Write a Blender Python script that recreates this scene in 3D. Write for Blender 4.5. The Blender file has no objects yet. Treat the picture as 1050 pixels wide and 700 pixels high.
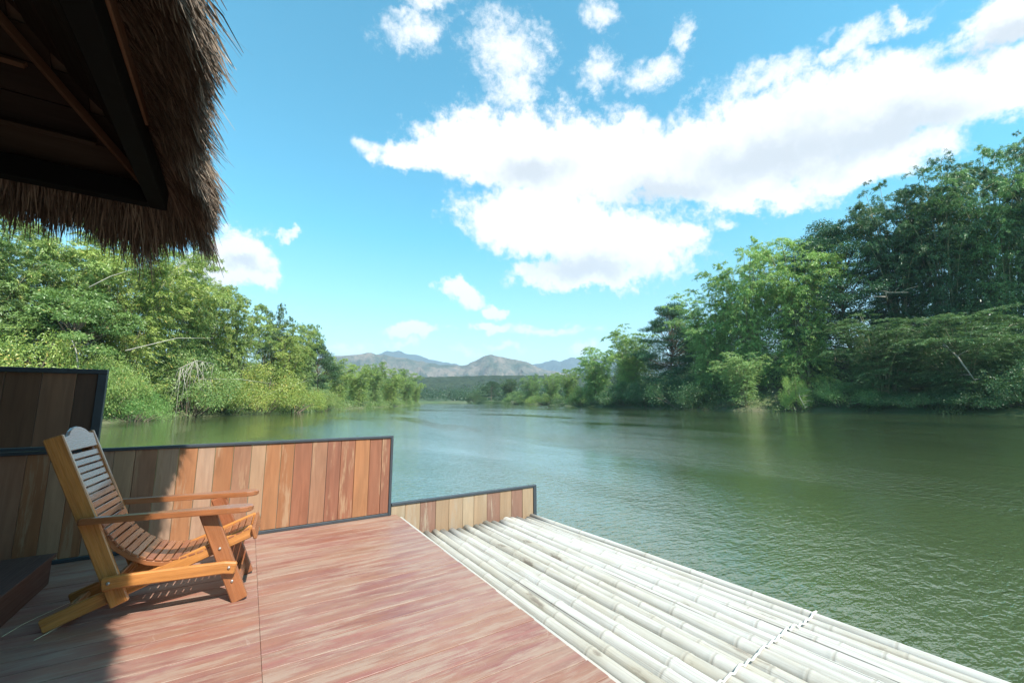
import bpy, bmesh, math, random
import numpy as np
from mathutils import Vector, Matrix, Quaternion
R = math.radians
sc = bpy.context.scene
COL = sc.collection
random.seed(11)

# ------------------------------------------------------------------ camera
CAM_H = 1.25
cam_data = bpy.data.cameras.new("camera")
cam_data.sensor_width = 36.0
cam_data.lens = 36.0 * 425.0 / 1050.0
cam_data.clip_start = 0.05
cam_data.clip_end = 30000
cam = bpy.data.objects.new("camera", cam_data)
COL.objects.link(cam)
cam.location = (0, 0, CAM_H)
cam.rotation_euler = (R(90) + math.atan(61 / 425), 0, R(-32.2))
sc.camera = cam

# ------------------------------------------------------------------ light
SUN_DIR = Vector((0.100, -0.80, 1.0)).normalized()          # towards the sun
SUN_EL = math.asin(SUN_DIR.z)
SUN_AZ = math.atan2(SUN_DIR.x, SUN_DIR.y)
sun_data = bpy.data.lights.new("sun", 'SUN')
sun_data.energy = 5.0
sun_data.angle = R(0.53)
sun_data.color = (1.0, 0.955, 0.88)
sun = bpy.data.objects.new("sun", sun_data)
COL.objects.link(sun)
sun.location = (20, -60, 80)
sun.rotation_euler = SUN_DIR.to_track_quat('Z', 'Y').to_euler()
SKY_STRENGTH = 0.09
sc.view_settings.view_transform = 'Standard'
sc.view_settings.look = 'None'
sc.view_settings.gamma = 1.0
sc.view_settings.exposure = 1.02
sc.view_settings.use_curve_mapping = False
sc.render.engine = 'CYCLES'
sc.cycles.max_bounces = 8
sc.cycles.transparent_max_bounces = 8
sc.cycles.volume_bounces = 0
sc.cycles.use_denoising = True

# ------------------------------------------------------------------ node helpers
class NT:
    def __init__(s, tree):
        s.t = tree; s.L = tree.links
    def n(s, typ, ins=None, **props):
        nd = s.t.nodes.new(typ)
        for k, v in props.items(): setattr(nd, k, v)
        for k, v in (ins or {}).items():
            so = nd.inputs[k]
            if isinstance(v, bpy.types.NodeSocket): s.L.new(v, so)
            else: so.default_value = v
        return nd
    def math(s, op, a, b=None, c=None, clamp=False):
        ins = {0: a}
        if b is not None: ins[1] = b
        if c is not None: ins[2] = c
        return s.n('ShaderNodeMath', ins, operation=op, use_clamp=clamp).outputs[0]
    def vmath(s, op, a, b=None):
        ins = {0: a}
        if b is not None: ins[1] = b
        nd = s.n('ShaderNodeVectorMath', ins, operation=op)
        return nd.outputs['Value'] if op in ('LENGTH', 'DOT_PRODUCT', 'DISTANCE') else nd.outputs[0]
    def noise(s, vec, scale=5, detail=4, rough=0.5, lac=2.0, dist=0.0):
        return s.n('ShaderNodeTexNoise', {'Vector': vec, 'Scale': scale, 'Detail': detail, 'Roughness': rough, 'Lacunarity': lac, 'Distortion': dist}).outputs['Fac']
    def ramp(s, fac, stops, interp='LINEAR'):
        nd = s.n('ShaderNodeValToRGB', {'Fac': fac})
        cr = nd.color_ramp; cr.interpolation = interp
        while len(cr.elements) > 1: cr.elements.remove(cr.elements[-1])
        for i, (p, c) in enumerate(stops):
            e = cr.elements[0] if i == 0 else cr.elements.new(p)
            e.position = p
            e.color = (c[0], c[1], c[2], 1) if not isinstance(c, (int, float)) else (c, c, c, 1)
        return nd.outputs['Color']
    def mix(s, fac, a, b, blend='MIX'):
        nd = s.n('ShaderNodeMix', data_type='RGBA', blend_type=blend)
        for so, v in ((nd.inputs[0], fac), (nd.inputs[6], a), (nd.inputs[7], b)):
            if isinstance(v, bpy.types.NodeSocket): s.L.new(v, so)
            else: so.default_value = v if isinstance(v, (int, float)) else (v[0], v[1], v[2], 1)
        return nd.outputs[2]
    def maprange(s, v, a, b, c=0.0, d=1.0, smooth=False):
        return s.n('ShaderNodeMapRange', {'Value': v, 'From Min': a, 'From Max': b, 'To Min': c, 'To Max': d},
                   interpolation_type='SMOOTHSTEP' if smooth else 'LINEAR').outputs[0]
    def combine(s, x, y, z):
        return s.n('ShaderNodeCombineXYZ', {0: x, 1: y, 2: z}).outputs[0]
    def sep(s, v):
        return s.n('ShaderNodeSeparateXYZ', {0: v}).outputs
    def attr(s, name):
        return s.n('ShaderNodeAttribute', attribute_name=name)

def new_mat(name):
    m = bpy.data.materials.new(name); m.use_nodes = True
    m.node_tree.nodes.clear()
    t = NT(m.node_tree)
    out = t.n('ShaderNodeOutputMaterial')
    return m, t, out

def principled(t, out, **kw):
    b = t.n('ShaderNodeBsdfPrincipled', {k.replace('_', ' '): v for k, v in kw.items()})
    t.L.new(b.outputs[0], out.inputs['Surface'])
    return b

# ------------------------------------------------------------------ world: sky and clouds
world = bpy.data.worlds.new("World"); sc.world = world
world.use_nodes = True
world.node_tree.nodes.clear()
w = NT(world.node_tree)
wout = w.n('ShaderNodeOutputWorld')
sky = w.n('ShaderNodeTexSky', sky_type='NISHITA', sun_disc=False, sun_elevation=SUN_EL, sun_rotation=SUN_AZ,
          altitude=100.0, air_density=1.0, dust_density=0.6, ozone_density=1.0)
dvec = w.n('ShaderNodeTexCoord').outputs['Generated']
dn = w.vmath('NORMALIZE', dvec)
dx, dy, dz = w.sep(dn)
az = w.math('MULTIPLY', w.math('ARCTAN2', dx, dy), 180 / math.pi)
el = w.math('MULTIPLY', w.math('ARCSINE', dz), 180 / math.pi)
azel = w.combine(az, el, 0.0)
# clouds: azimuth, elevation, half width, half height, tilt (degrees), where they stand in the sky
CLOUDS = [(69.0, 27.4, 7.0, 3.2, -5.0), (18.77, 9.65, 3.9, 1.1, 2.6), (18.62, 31.75, 6.92, 2.42, 5.8), (28.55, 33.32, 11.6, 4.5, 0.8), (37.27, 31.59, 11.61, 6.33, -2.4), (48.48, 31.21, 9.53, 4.84, -7.7), (37.16, 24.48, 12.12, 5.51, -2.4), (46.02, 20.84, 11.51, 5.25, -4.3), (42.54, 16.99, 10.14, 2.08, -2.6), (53.11, 20.72, 4.32, 2.16, -7.5), (58.51, 28.96, 10.81, 5.26, -11.7), (67.43, 30.26, 11.22, 5.25, -3.6), (76.28, 28.52, 9.24, 4.6, -9.0), (82.26, 27.16, 5.37, 3.13, -14.5), (86.65, 26.49, 4.57, 2.78, -17.1), (62.72, 24.8, 11.04, 2.16, -12.8), (74.14, 24.19, 7.61, 2.33, -5.7), (85.37, 31.45, 3.19, 2.42, -6.3), (87.41, 31.67, 3.58, 2.63, -32.6), (-2.25, 16.59, 4.06, 3.31, 10.6), (-0.42, 14.78, 3.03, 1.58, 8.1), (-3.94, 14.3, 3.75, 1.94, 10.1), (24.89, 15.03, 3.58, 1.59, -12.6), (29.86, 12.73, 2.06, 1.08, -9.2), (28.78, 10.44, 3.51, 0.81, 0.8), (120, 30, 14, 7, 0), (150, 24, 12, 5, 0), (-70, 28, 14, 6, 0), (-110, 20, 16, 5, 0), (-40, 50, 12, 5, 0), (110, 55, 16, 7, 0)]
WISPS = [(59.7, 21.6, 2.2, 1.0, -4.0), (31.75, 43.38, 6.71, 3.06, 0.8), (32.65, 39.62, 4.5, 3.32, 0.0), (17.29, 43.99, 4.6, 1.7, 7.2), (45.49, 40.77, 2.87, 2.22, -6.4), (46.49, 45.51, 2.87, 1.32, -7.2), (53.27, 39.12, 4.58, 1.58, -3.6), (57.1, 41.31, 1.54, 1.88, -12.5), (73.69, 34.87, 6.43, 0.97, 5.7), (67.01, 35.86, 4.98, 1.41, -1.2), (79.7, 35.45, 1.59, 0.66, -18.9), (2.85, 19.67, 0.87, 0.69, 10.5), (11.27, 31.6, 2.33, 0.95, 9.8), (36.98, 10.02, 6.21, 0.67, -0.8), (18.44, 7.94, 1.79, 0.53, 1.8), (10.35, 6.84, 2.59, 0.88, 1.9), (25.85, 6.78, 2.12, 0.81, 0.9), (42.28, 6.98, 1.82, 0.93, -0.9), (19.32, 46.51, 4.38, 0.96, 6.3), (16.92, 7.62, 2.5, 0.52, 1.8), (31.52, 7.9, 4.05, 0.54, 0.0)]
SHADES = [(66.14, 27.63, 11.41, 3.41, -3.4), (42.57, 17.9, 8.26, 1.82, -3.4), (35.09, 30.17, 6.53, 2.53, -1.6), (76.01, 26.35, 8.22, 2.29, -7.3), (84.88, 30.2, 3.19, 1.41, -6.1), (54.72, 26.92, 7.6, 2.2, -9.3), (-1.68, 15.58, 2.48, 1.1, 10.4)]
n1 = w.n('ShaderNodeTexNoise', {'Vector': dn, 'Scale': 9.0, 'Detail': 9.0, 'Roughness': 0.64})
warp = w.vmath('MULTIPLY', w.vmath('SUBTRACT', n1.outputs['Color'], (0.5, 0.5, 0.5)), (10.0, 7.5, 0.0))
azw = w.vmath('ADD', azel, warp)
def blobs(lst, vec, smooth):
    acc = None
    for a, e, ra, re, rot in lst:
        m = w.n('ShaderNodeMapping', {'Vector': vec, 'Location': (a, e, 0), 'Rotation': (0, 0, R(rot)), 'Scale': (ra, re, 1)}, vector_type='TEXTURE')
        l = w.vmath('LENGTH', m.outputs[0])
        acc = l if acc is None else w.math('SMOOTH_MIN', acc, l, smooth)
    return w.math('SUBTRACT', 1.0, acc)
field = blobs(CLOUDS, azw, 0.18)
fb = w.noise(dn, scale=26.0, detail=10, rough=0.68)
fld = w.math('ADD', field, w.math('MULTIPLY', w.math('SUBTRACT', fb, 0.5), 1.5))
mask = w.maprange(fld, -0.19, 0.32, smooth=True)
fb2 = w.noise(w.vmath('MULTIPLY', dn, (1.0, 1.0, 1.25)), scale=46.0, detail=10, rough=0.66, dist=0.25)
wfld = w.math('ADD', blobs(WISPS, azw, 0.12), w.math('MULTIPLY', w.math('SUBTRACT', w.math('ADD', w.math('MULTIPLY', fb2, .6), w.math('MULTIPLY', fb, .4)), 0.5), 3.4))
wmask = w.math('MULTIPLY', w.maprange(wfld, -0.35, 0.85, smooth=True), 0.9)
mask = w.math('MAXIMUM', mask, wmask)
shade = w.maprange(w.math('ADD', blobs(SHADES, azw, 0.3), w.math('MULTIPLY', w.math('SUBTRACT', fb, 0.5), 0.9)), -0.3, 0.75, smooth=True)
cl_col = w.mix(shade, (6.6, 6.7, 6.8), (4.35, 4.65, 4.95))
lowc = w.maprange(el, 3.0, 22.0)
tint = w.mix(lowc, (1.38, 1.52, 1.34), (0.52, 1.70, 1.58))
skyc = w.mix(1.0, sky.outputs[0], tint, 'MULTIPLY')
final = w.mix(mask, skyc, cl_col)
bg = w.n('ShaderNodeBackground', {'Color': final, 'Strength': SKY_STRENGTH})
w.L.new(bg.outputs[0], wout.inputs[0])

# ------------------------------------------------------------------ mesh builder
class MB:
    """collects faces with a uv in metres (u along the grain), a normalised uv and a random number per piece"""
    def __init__(s):
        s.v = []; s.f = []; s.uv = []; s.uvn = []; s.rnd = []; s.sm = []
    def face(s, idx, uv, uvn, r, smooth=False):
        s.f.append(idx); s.uv.append(uv); s.uvn.append(uvn); s.rnd.append(r); s.sm.append(smooth)
    def sweep(s, pts, w, t, side, ch=0.004, r=None, widths=None, smooth=False):
        """board swept along pts; w = size along 'side', t = thickness across; chamfered edges and ends"""
        r = random.random() if r is None else r
        pts = [Vector(p) for p in pts]; side = Vector(side).normalized()
        n = len(pts); rings = []; us = []
        L = 0.0
        def ring(p, tan, ww, tt, c):
            sd = (side - tan * side.dot(tan)).normalized(); nm = tan.cross(sd)
            hw, ht = ww / 2, tt / 2
            pr = [(-hw + c, -ht), (hw - c, -ht), (hw, -ht + c), (hw, ht - c), (hw - c, ht), (-hw + c, ht), (-hw, ht - c), (-hw, -ht + c)]
            return [p + sd * a + nm * b for a, b in pr]
        vs = []
        for i, p in enumerate(pts):
            if i: L += (p - pts[i - 1]).length
            tan = (pts[min(i + 1, n - 1)] - pts[max(i - 1, 0)]).normalized()
            ww = w if widths is None else widths[i]
            if i == 0:
                vs.append((ring(p, tan, ww - 2 * ch, t - 2 * ch, ch * .6), 0.0))
                vs.append((ring(p + tan * ch, tan, ww, t, ch), ch))
            elif i == n - 1:
                vs.append((ring(p - tan * ch, tan, ww, t, ch), L - ch))
                vs.append((ring(p, tan, ww - 2 * ch, t - 2 * ch, ch * .6), L))
            else:
                vs.append((ring(p, tan, ww, t, ch), L))
        base = len(s.v)
        for rg, _ in vs: s.v.extend(rg)
        per = [0, w - 2 * ch, w - ch, w - ch + t, w + t, 2 * w + t, 2 * w + t + ch, 2 * w + 2 * t, 2 * w + 2 * t + ch]
        nv = [0, 1, 1, 1, 1, 0, 0, 0, 0]
        for i in range(len(vs) - 1):
            for k in range(8):
                k2 = (k + 1) % 8
                a, b = base + i * 8 + k, base + i * 8 + k2
                c, d = base + (i + 1) * 8 + k2, base + (i + 1) * 8 + k
                u0, u1 = vs[i][1], vs[i + 1][1]
                s.face((a, b, c, d), ((u0, per[k]), (u0, per[k + 1]), (u1, per[k + 1]), (u1, per[k])),
                       ((u0 / L, nv[k]), (u0 / L, nv[k + 1]), (u1 / L, nv[k + 1]), (u1 / L, nv[k])), r, smooth)
        for idx, u in ((list(range(base + 7, base - 1, -1)), 0.0), (list(range(base + (len(vs) - 1) * 8, base + len(vs) * 8)), L)):
            s.face(tuple(idx), tuple((u, .01 * j) for j in range(8)), tuple((u / L, .5) for j in range(8)), r)
        return s
    def box(s, lo, hi, grain='X', ch=0.003, r=None):
        lo = Vector(lo); hi = Vector(hi); c = (lo + hi) / 2; d = hi - lo
        if grain == 'X': return s.sweep([(lo.x, c.y, c.z), (hi.x, c.y, c.z)], d.y, d.z, (0, 1, 0), ch, r)
        if grain == 'Y': return s.sweep([(c.x, lo.y, c.z), (c.x, hi.y, c.z)], d.x, d.z, (1, 0, 0), ch, r)
        return s.sweep([(c.x, c.y, lo.z), (c.x, c.y, hi.z)], d.x, d.y, (1, 0, 0), ch, r)
    def tube(s, pts, rad, n=10, caps=True, r=None, smooth=True):
        r = random.random() if r is None else r
        pts = [Vector(p) for p in pts]; base = len(s.v); L = 0.0; us = []
        if not isinstance(rad, (list, tuple, np.ndarray)): rad = [rad] * len(pts)
        ref = Vector((0, 0, 1))
        for i, p in enumerate(pts):
            if i: L += (p - pts[i - 1]).length
            us.append(L)
            tan = (pts[min(i + 1, len(pts) - 1)] - pts[max(i - 1, 0)]).normalized()
            rf = ref if abs(tan.dot(ref)) < 0.95 else Vector((1, 0, 0))
            a = tan.cross(rf).normalized(); b = tan.cross(a)
            for k in range(n):
                th = 2 * math.pi * k / n
                s.v.append(p + a * (math.cos(th) * rad[i]) + b * (math.sin(th) * rad[i]))
        for i in range(len(pts) - 1):
            for k in range(n):
                k2 = (k + 1) % n
                c0, c1 = k / n * 2 * math.pi * rad[0], (k + 1) / n * 2 * math.pi * rad[0]
                s.face((base + i * n + k, base + i * n + k2, base + (i + 1) * n + k2, base + (i + 1) * n + k),
                       ((us[i], c0), (us[i], c1), (us[i + 1], c1), (us[i + 1], c0)),
                       ((us[i] / L, k / n), (us[i] / L, (k + 1) / n), (us[i + 1] / L, (k + 1) / n), (us[i + 1] / L, k / n)), r, smooth)
        if caps:
            s.face(tuple(range(base + n - 1, base - 1, -1)), tuple((0, 0) for _ in range(n)), tuple((0, .5) for _ in range(n)), r)
            e = base + (len(pts) - 1) * n
            s.face(tuple(range(e, e + n)), tuple((L, 0) for _ in range(n)), tuple((1, .5) for _ in range(n)), r)
        return s
    def prism(s, outline, axis_o, ax, ay, thick, r=None):
        """flat outline (list of (a,b)) in the frame axis_o, ax, ay, given a thickness centred on the plane, softened rim"""
        r = random.random() if r is None else r
        o = Vector(axis_o); ax = Vector(ax).normalized(); ay = Vector(ay).normalized(); nz = ax.cross(ay)
        n = len(outline); cx = sum(p[0] for p in outline) / n; cy = sum(p[1] for p in outline) / n
        layers = [(-thick / 2, .006), (-thick / 2 + .006, 0), (thick / 2 - .006, 0), (thick / 2, .006)]
        base = len(s.v)
        for z, ins in layers:
            for a, b in outline:
                d = math.hypot(a - cx, b - cy) or 1
                k = 1 - ins / d
                s.v.append(o + ax * (cx + (a - cx) * k) + ay * (cy + (b - cy) * k) + nz * z)
        for l in range(3):
            for k in range(n):
                k2 = (k + 1) % n
                uv = [(outline[q][0], outline[q][1] + .02 * zz) for q, zz in ((k, l), (k2, l), (k2, l + 1), (k, l + 1))]
                s.face((base + l * n + k, base + l * n + k2, base + (l + 1) * n + k2, base + (l + 1) * n + k), tuple(uv), tuple(uv), r)
        uv = tuple(outline)
        s.face(tuple(base + k for k in range(n))[::-1], uv[::-1], uv[::-1], r)
        s.face(tuple(base + 3 * n + k for k in range(n)), uv, uv, r)
        return s
    def build(s, name, mat, parent=None):
        me = bpy.data.meshes.new(name)
        me.from_pydata([tuple(v) for v in s.v], [], s.f)
        for nm, data in (('uv', s.uv), ('uvn', s.uvn)):
            l = me.uv_layers.new(name=nm)
            l.data.foreach_set('uv', np.array([c for f in data for c in f], dtype=np.float32).ravel())
        a = me.attributes.new('rnd', 'FLOAT', 'FACE')
        a.data.foreach_set('value', np.array(s.rnd, dtype=np.float32))
        me.polygons.foreach_set('use_smooth', np.array(s.sm, dtype=bool))
        me.materials.append(mat)
        bm = bmesh.new(); bm.from_mesh(me); bmesh.ops.recalc_face_normals(bm, faces=bm.faces); bm.to_mesh(me); bm.free()
        o = bpy.data.objects.new(name, me); COL.objects.link(o)
        if parent is not None: o.parent = parent
        return o

def empty(name, loc=(0, 0, 0), rz=0.0):
    o = bpy.data.objects.new(name, None); COL.objects.link(o)
    o.location = loc; o.rotation_euler = (0, 0, rz); o.empty_display_size = 0.2
    return o

def tag(o, label=None, cat=None, group=None, kind=None):
    if label: o['label'] = label
    if cat: o['category'] = cat
    if group: o['group'] = group
    if kind: o['kind'] = kind
    return o

# ------------------------------------------------------------------ materials
def wood(name, palette, grain=(2.2, 26.0), dark=0.55, rough=0.55, wear=None, wear_col=(.5, .4, .3), bump=0.25, coat=0.0, edge=None, wear_scale=(1.0, 9.0), spec=0.4, scratches=0.0, traffic=False):
    m, t, out = new_mat(name)
    uv = t.n('ShaderNodeUVMap', uv_map='uv').outputs[0]
    uvn = t.n('ShaderNodeUVMap', uv_map='uvn').outputs[0]
    rnd = t.attr('rnd').outputs['Fac']
    ux, uy, _ = t.sep(uv)
    vec = t.combine(t.math('ADD', t.math('MULTIPLY', ux, grain[0]), t.math('MULTIPLY', rnd, 37.0)), t.math('MULTIPLY', uy, grain[1]), t.math('MULTIPLY', rnd, 91.0))
    g = t.noise(vec, 1.0, 7, 0.6, dist=0.6)
    g2 = t.noise(t.vmath('MULTIPLY', vec, (3.0, 4.0, 1.0)), 1.0, 4, 0.6)
    k = len(palette)
    base = t.ramp(rnd, [(i / k, c) for i, c in enumerate(palette)], 'CONSTANT')
    if traffic:
        gp = t.n('ShaderNodeNewGeometry').outputs['Position']
        gx, gy, _ = t.sep(gp)
        bl = t.noise(t.combine(t.math('ADD', t.math('MULTIPLY', gx, .9), t.math('MULTIPLY', rnd, 3.0)), t.math('MULTIPLY', gy, 3.0), 0.0), 1.0, 6, .65)
        base = t.ramp(t.maprange(t.math('ADD', t.math('MULTIPLY', rnd, .35), t.math('MULTIPLY', bl, .75)), .25, .85), [(i / k, c) for i, c in enumerate(palette)], 'LINEAR')
    blot = t.noise(t.combine(t.math('ADD', t.math('MULTIPLY', ux, 1.6), t.math('MULTIPLY', rnd, 11.0)), t.math('MULTIPLY', uy, 6.0), rnd), 1.0, 3, 0.5)
    col = t.mix(t.maprange(g, 0.3, 0.72, 0.0, dark), base, t.mix(1.0, base, (0.42, 0.36, 0.33), 'MULTIPLY'))
    col = t.mix(t.maprange(blot, 0.35, 0.7, 0.0, 0.5), col, t.mix(1.0, col, (1.25, 1.1, 1.0), 'MULTIPLY'))
    if wear is not None:
        wv = t.combine(t.math('ADD', t.math('MULTIPLY', ux, wear_scale[0]), t.math('MULTIPLY', rnd, 53.0)), t.math('MULTIPLY', uy, wear_scale[1]), t.math('MULTIPLY', rnd, 17.0))
        if traffic:                        # worn by feet: the patches run on from board to board
            gp = t.n('ShaderNodeNewGeometry').outputs['Position']
            gx, gy, _ = t.sep(gp)
            wv = t.combine(t.math('ADD', t.math('MULTIPLY', gx, 1.7), t.math('MULTIPLY', rnd, 2.2)), t.math('MULTIPLY', gy, 12.0), 0.0)
        col = t.mix(t.maprange(t.noise(t.n('ShaderNodeNewGeometry').outputs['Position'], .9, 5, .6), .4, .66, 0, .42), col, (.325, .22, .165)) if traffic else col
        wn = t.noise(wv, 1.0, 10, 0.74 if traffic else 0.68)
        wm = t.maprange(t.math('ADD', wn, t.math('MULTIPLY', t.math('SUBTRACT', g2, 0.5), 0.25)), 0.56 - wear * 0.2, 0.66 - wear * 0.1, 0.0, 0.92, True)
        wcol = t.mix(g, t.mix(1.0, wear_col, (.72, .68, .66), 'MULTIPLY'), (wear_col[0] * 1.15, wear_col[1] * 1.15, wear_col[2] * 1.15))
        col = t.mix(wm, col, wcol)
    if scratches:
        p = t.n('ShaderNodeNewGeometry').outputs['Position']
        vo = t.n('ShaderNodeTexVoronoi', {'Vector': t.vmath('ADD', t.vmath('MULTIPLY', p, (5.0, 1.3, 1.0)), t.vmath('MULTIPLY', t.n('ShaderNodeTexNoise', {'Vector': p, 'Scale': 1.7, 'Detail': 2.0}).outputs['Color'], (3.0, 3.0, 0.0))), 'Scale': 0.9}, feature='DISTANCE_TO_EDGE').outputs['Distance']
        gate = t.maprange(t.noise(p, 2.3, 2), 0.52, 0.6)
        col = t.mix(t.math('MULTIPLY', t.math('MULTIPLY', t.math('LESS_THAN', vo, 0.003), gate), scratches), col, (.62, .55, .48))
    if edge is not None:
        _, vy, _ = t.sep(uvn)
        e = t.math('ABSOLUTE', t.math('SUBTRACT', vy, 0.5))
        col = t.mix(t.math('MULTIPLY', t.maprange(t.math('ADD', e, t.math('MULTIPLY', t.math('SUBTRACT', g2, .5), .05)), 0.47, 0.5), edge[0]), col, edge[1])
    bmp = t.n('ShaderNodeBump', {'Height': t.math('ADD', g, t.math('MULTIPLY', g2, 0.5)), 'Strength': bump, 'Distance': 0.003})
    ro = t.maprange(g2, 0.3, 0.7, rough - 0.08, rough + 0.1)
    principled(t, out, Base_Color=col, Roughness=ro, Normal=bmp.outputs[0], Specular_IOR_Level=spec, Coat_Weight=coat, Coat_Roughness=0.12)
    return m

def plain(name, col, rough=0.5, metal=0.0, var=0.25, scale=8.0, bump=0.1, spec=0.5):
    m, t, out = new_mat(name)
    p = t.n('ShaderNodeTexCoord').outputs['Object']
    nz = t.noise(p, scale, 6, 0.6)
    c = t.mix(nz, (col[0] * (1 - var), col[1] * (1 - var), col[2] * (1 - var)), (col[0] * (1 + var), col[1] * (1 + var), col[2] * (1 + var)))
    b = t.n('ShaderNodeBump', {'Height': nz, 'Strength': bump, 'Distance': 0.004})
    principled(t, out, Base_Color=c, Roughness=t.maprange(nz, .3, .7, rough - .06, rough + .08), Metallic=metal, Normal=b.outputs[0], Specular_IOR_Level=spec)
    return m

def leaf_mat(name, c1, c2, dead=(.30, .27, .12), dead_amt=0.03):
    m, t, out = new_mat(name)
    rnd = t.attr('rnd').outputs['Fac']
    tint = t.n('ShaderNodeObjectInfo').outputs['Color']
    col = t.mix(rnd, c1, c2)
    col = t.mix(t.math('GREATER_THAN', t.math('FRACT', t.math('MULTIPLY', rnd, 57.31)), 1 - dead_amt), col, dead)
    col = t.mix(1.0, col, tint, 'MULTIPLY')
    d = t.n('ShaderNodeBsdfPrincipled', {'Base Color': col, 'Roughness': 0.42, 'Specular IOR Level': 0.4})
    tr = t.n('ShaderNodeBsdfTranslucent', {'Color': t.mix(1.0, col, (1.25, 1.35, 0.55), 'MULTIPLY')})
    mx = t.n('ShaderNodeMixShader', {0: 0.24, 1: d.outputs[0], 2: tr.outputs[0]})
    t.L.new(mx.outputs[0], out.inputs['Surface'])
    return m

M = {}
M['deck'] = wood('deck_boards', [(.185, .072, .074), (.23, .092, .080), (.26, .112, .074), (.225, .09, .074), (.27, .142, .096), (.245, .10, .084), (.285, .172, .128)],
                 grain=(1.6, 34), dark=.5, rough=.42, wear=.5, wear_col=(.325, .225, .17), wear_scale=(1.0, 5.0), traffic=True, bump=.35, edge=(.07, (.50, .40, .33)), scratches=.09)
M['fence'] = wood('fence_boards', [(.29, .125, .055), (.35, .19, .10), (.25, .10, .055), (.37, .225, .135), (.29, .145, .085), (.32, .145, .065), (.225, .092, .055), (.36, .23, .155)],
                  grain=(2.0, 22), dark=.6, rough=.62, wear=.05, wear_col=(.34, .205, .12), wear_scale=(1.2, 9.0), bump=.35)
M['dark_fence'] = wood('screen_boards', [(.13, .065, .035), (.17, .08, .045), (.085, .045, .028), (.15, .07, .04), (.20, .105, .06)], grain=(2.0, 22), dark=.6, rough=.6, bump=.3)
M['pale_fence'] = wood('weathered_boards', [(.31, .22, .14), (.34, .26, .175), (.29, .195, .12), (.22, .12, .085), (.33, .255, .185), (.30, .235, .16)],
                       grain=(2.0, 22), dark=.4, rough=.68, wear=.05, wear_col=(.33, .26, .19), wear_scale=(1.2, 9.0), bump=.3)
M['frame'] = plain('painted_steel', (.035, .042, .05), .45, .0, .3, 14)
M['gold'] = wood('golden_wood', [(.50, .21, .06), (.53, .235, .07)], grain=(3.2, 42), dark=.8, rough=.28, bump=.12, coat=.5)
M['redwood'] = wood('red_brown_wood', [(.31, .12, .048), (.34, .135, .055), (.28, .10, .045)], grain=(4, 44), dark=.6, rough=.3, bump=.1, coat=.5)
M['slat'] = wood('slat_wood', [(.29, .115, .055), (.32, .135, .065), (.255, .095, .048), (.34, .15, .07)], grain=(4, 50), dark=.45, rough=.28, bump=.1, coat=.6)
M['bolt'] = plain('zinc_bolt', (.5, .48, .45), .4, .8, .1, 30)
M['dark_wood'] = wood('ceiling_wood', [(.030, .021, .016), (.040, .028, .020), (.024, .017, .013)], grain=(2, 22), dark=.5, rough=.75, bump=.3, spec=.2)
M['rafter_wood'] = wood('rafter_wood', [(.11, .065, .04), (.13, .075, .045)], grain=(3, 30), dark=.5, rough=.7, bump=.3, spec=.2)
M['black_beam'] = plain('black_beam_paint', (.006, .006, .006), .85, 0, .3, 10, spec=.1)
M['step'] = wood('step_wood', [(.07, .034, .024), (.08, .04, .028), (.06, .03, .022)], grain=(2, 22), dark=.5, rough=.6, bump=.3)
M['float'] = plain('float_timber', (.09, .075, .06), .8, 0, .3, 5)

def bamboo_mat():
    m, t, out = new_mat('bleached_bamboo')
    uv = t.n('ShaderNodeUVMap', uv_map='uv').outputs[0]
    rnd = t.attr('rnd').outputs['Fac']
    ux, uy, _ = t.sep(uv)
    v = t.combine(t.math('ADD', t.math('MULTIPLY', ux, 1.3), t.math('MULTIPLY', rnd, 71.)), t.math('MULTIPLY', uy, 22.0), t.math('MULTIPLY', rnd, 13.))
    g = t.noise(v, 1.0, 8, .62)
    b = t.noise(t.combine(t.math('ADD', t.math('MULTIPLY', ux, 2.2), t.math('MULTIPLY', rnd, 31.)), t.math('MULTIPLY', uy, 7.0), rnd), 1.0, 6, .6)
    col = t.mix(rnd, (.425, .395, .34), (.505, .485, .45))
    col = t.mix(t.maprange(g, .42, .75, 0, .7), col, (.27, .235, .185))
    col = t.mix(t.maprange(b, .5, .72, 0, .5), col, (.36, .30, .20))
    col = t.mix(t.maprange(b, .645, .70, 0, .75), col, (.17, .135, .11))
    col = t.mix(t.maprange(t.math('SUBTRACT', 1.0, g), .63, .68, 0, .45), col, (.54, .535, .52))
    crack = t.maprange(t.noise(t.combine(t.math('ADD', t.math('MULTIPLY', ux, .55), t.math('MULTIPLY', rnd, 9.)), t.math('MULTIPLY', uy, 55.0), rnd), 1.0, 2, .4), .705, .73)
    col = t.mix(t.math('MULTIPLY', crack, .8), col, (.07, .058, .05))
    fib = t.noise(t.combine(t.math('MULTIPLY', ux, .9), t.math('MULTIPLY', uy, 120.0), t.math('MULTIPLY', rnd, 5.)), 1.0, 4, .6)
    col = t.mix(t.maprange(fib, .52, .68, 0, .5), col, (.20, .175, .145))
    nd = t.attr('node').outputs['Fac']
    col = t.mix(t.math('MULTIPLY', nd, .5), col, (.25, .22, .18))
    bp = t.n('ShaderNodeBump', {'Height': g, 'Strength': .25, 'Distance': .003})
    principled(t, out, Base_Color=col, Roughness=.6, Normal=bp.outputs[0], Specular_IOR_Level=.35)
    return m
M['bamboo'] = bamboo_mat()
M['rope'] = plain('white_rope', (.50, .485, .44), .8, 0, .1, 60, .4)
M['edge_strip'] = wood('bleached_strip', [(.40, .385, .35)], grain=(2, 20), dark=.2, rough=.7, bump=.2)

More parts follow.
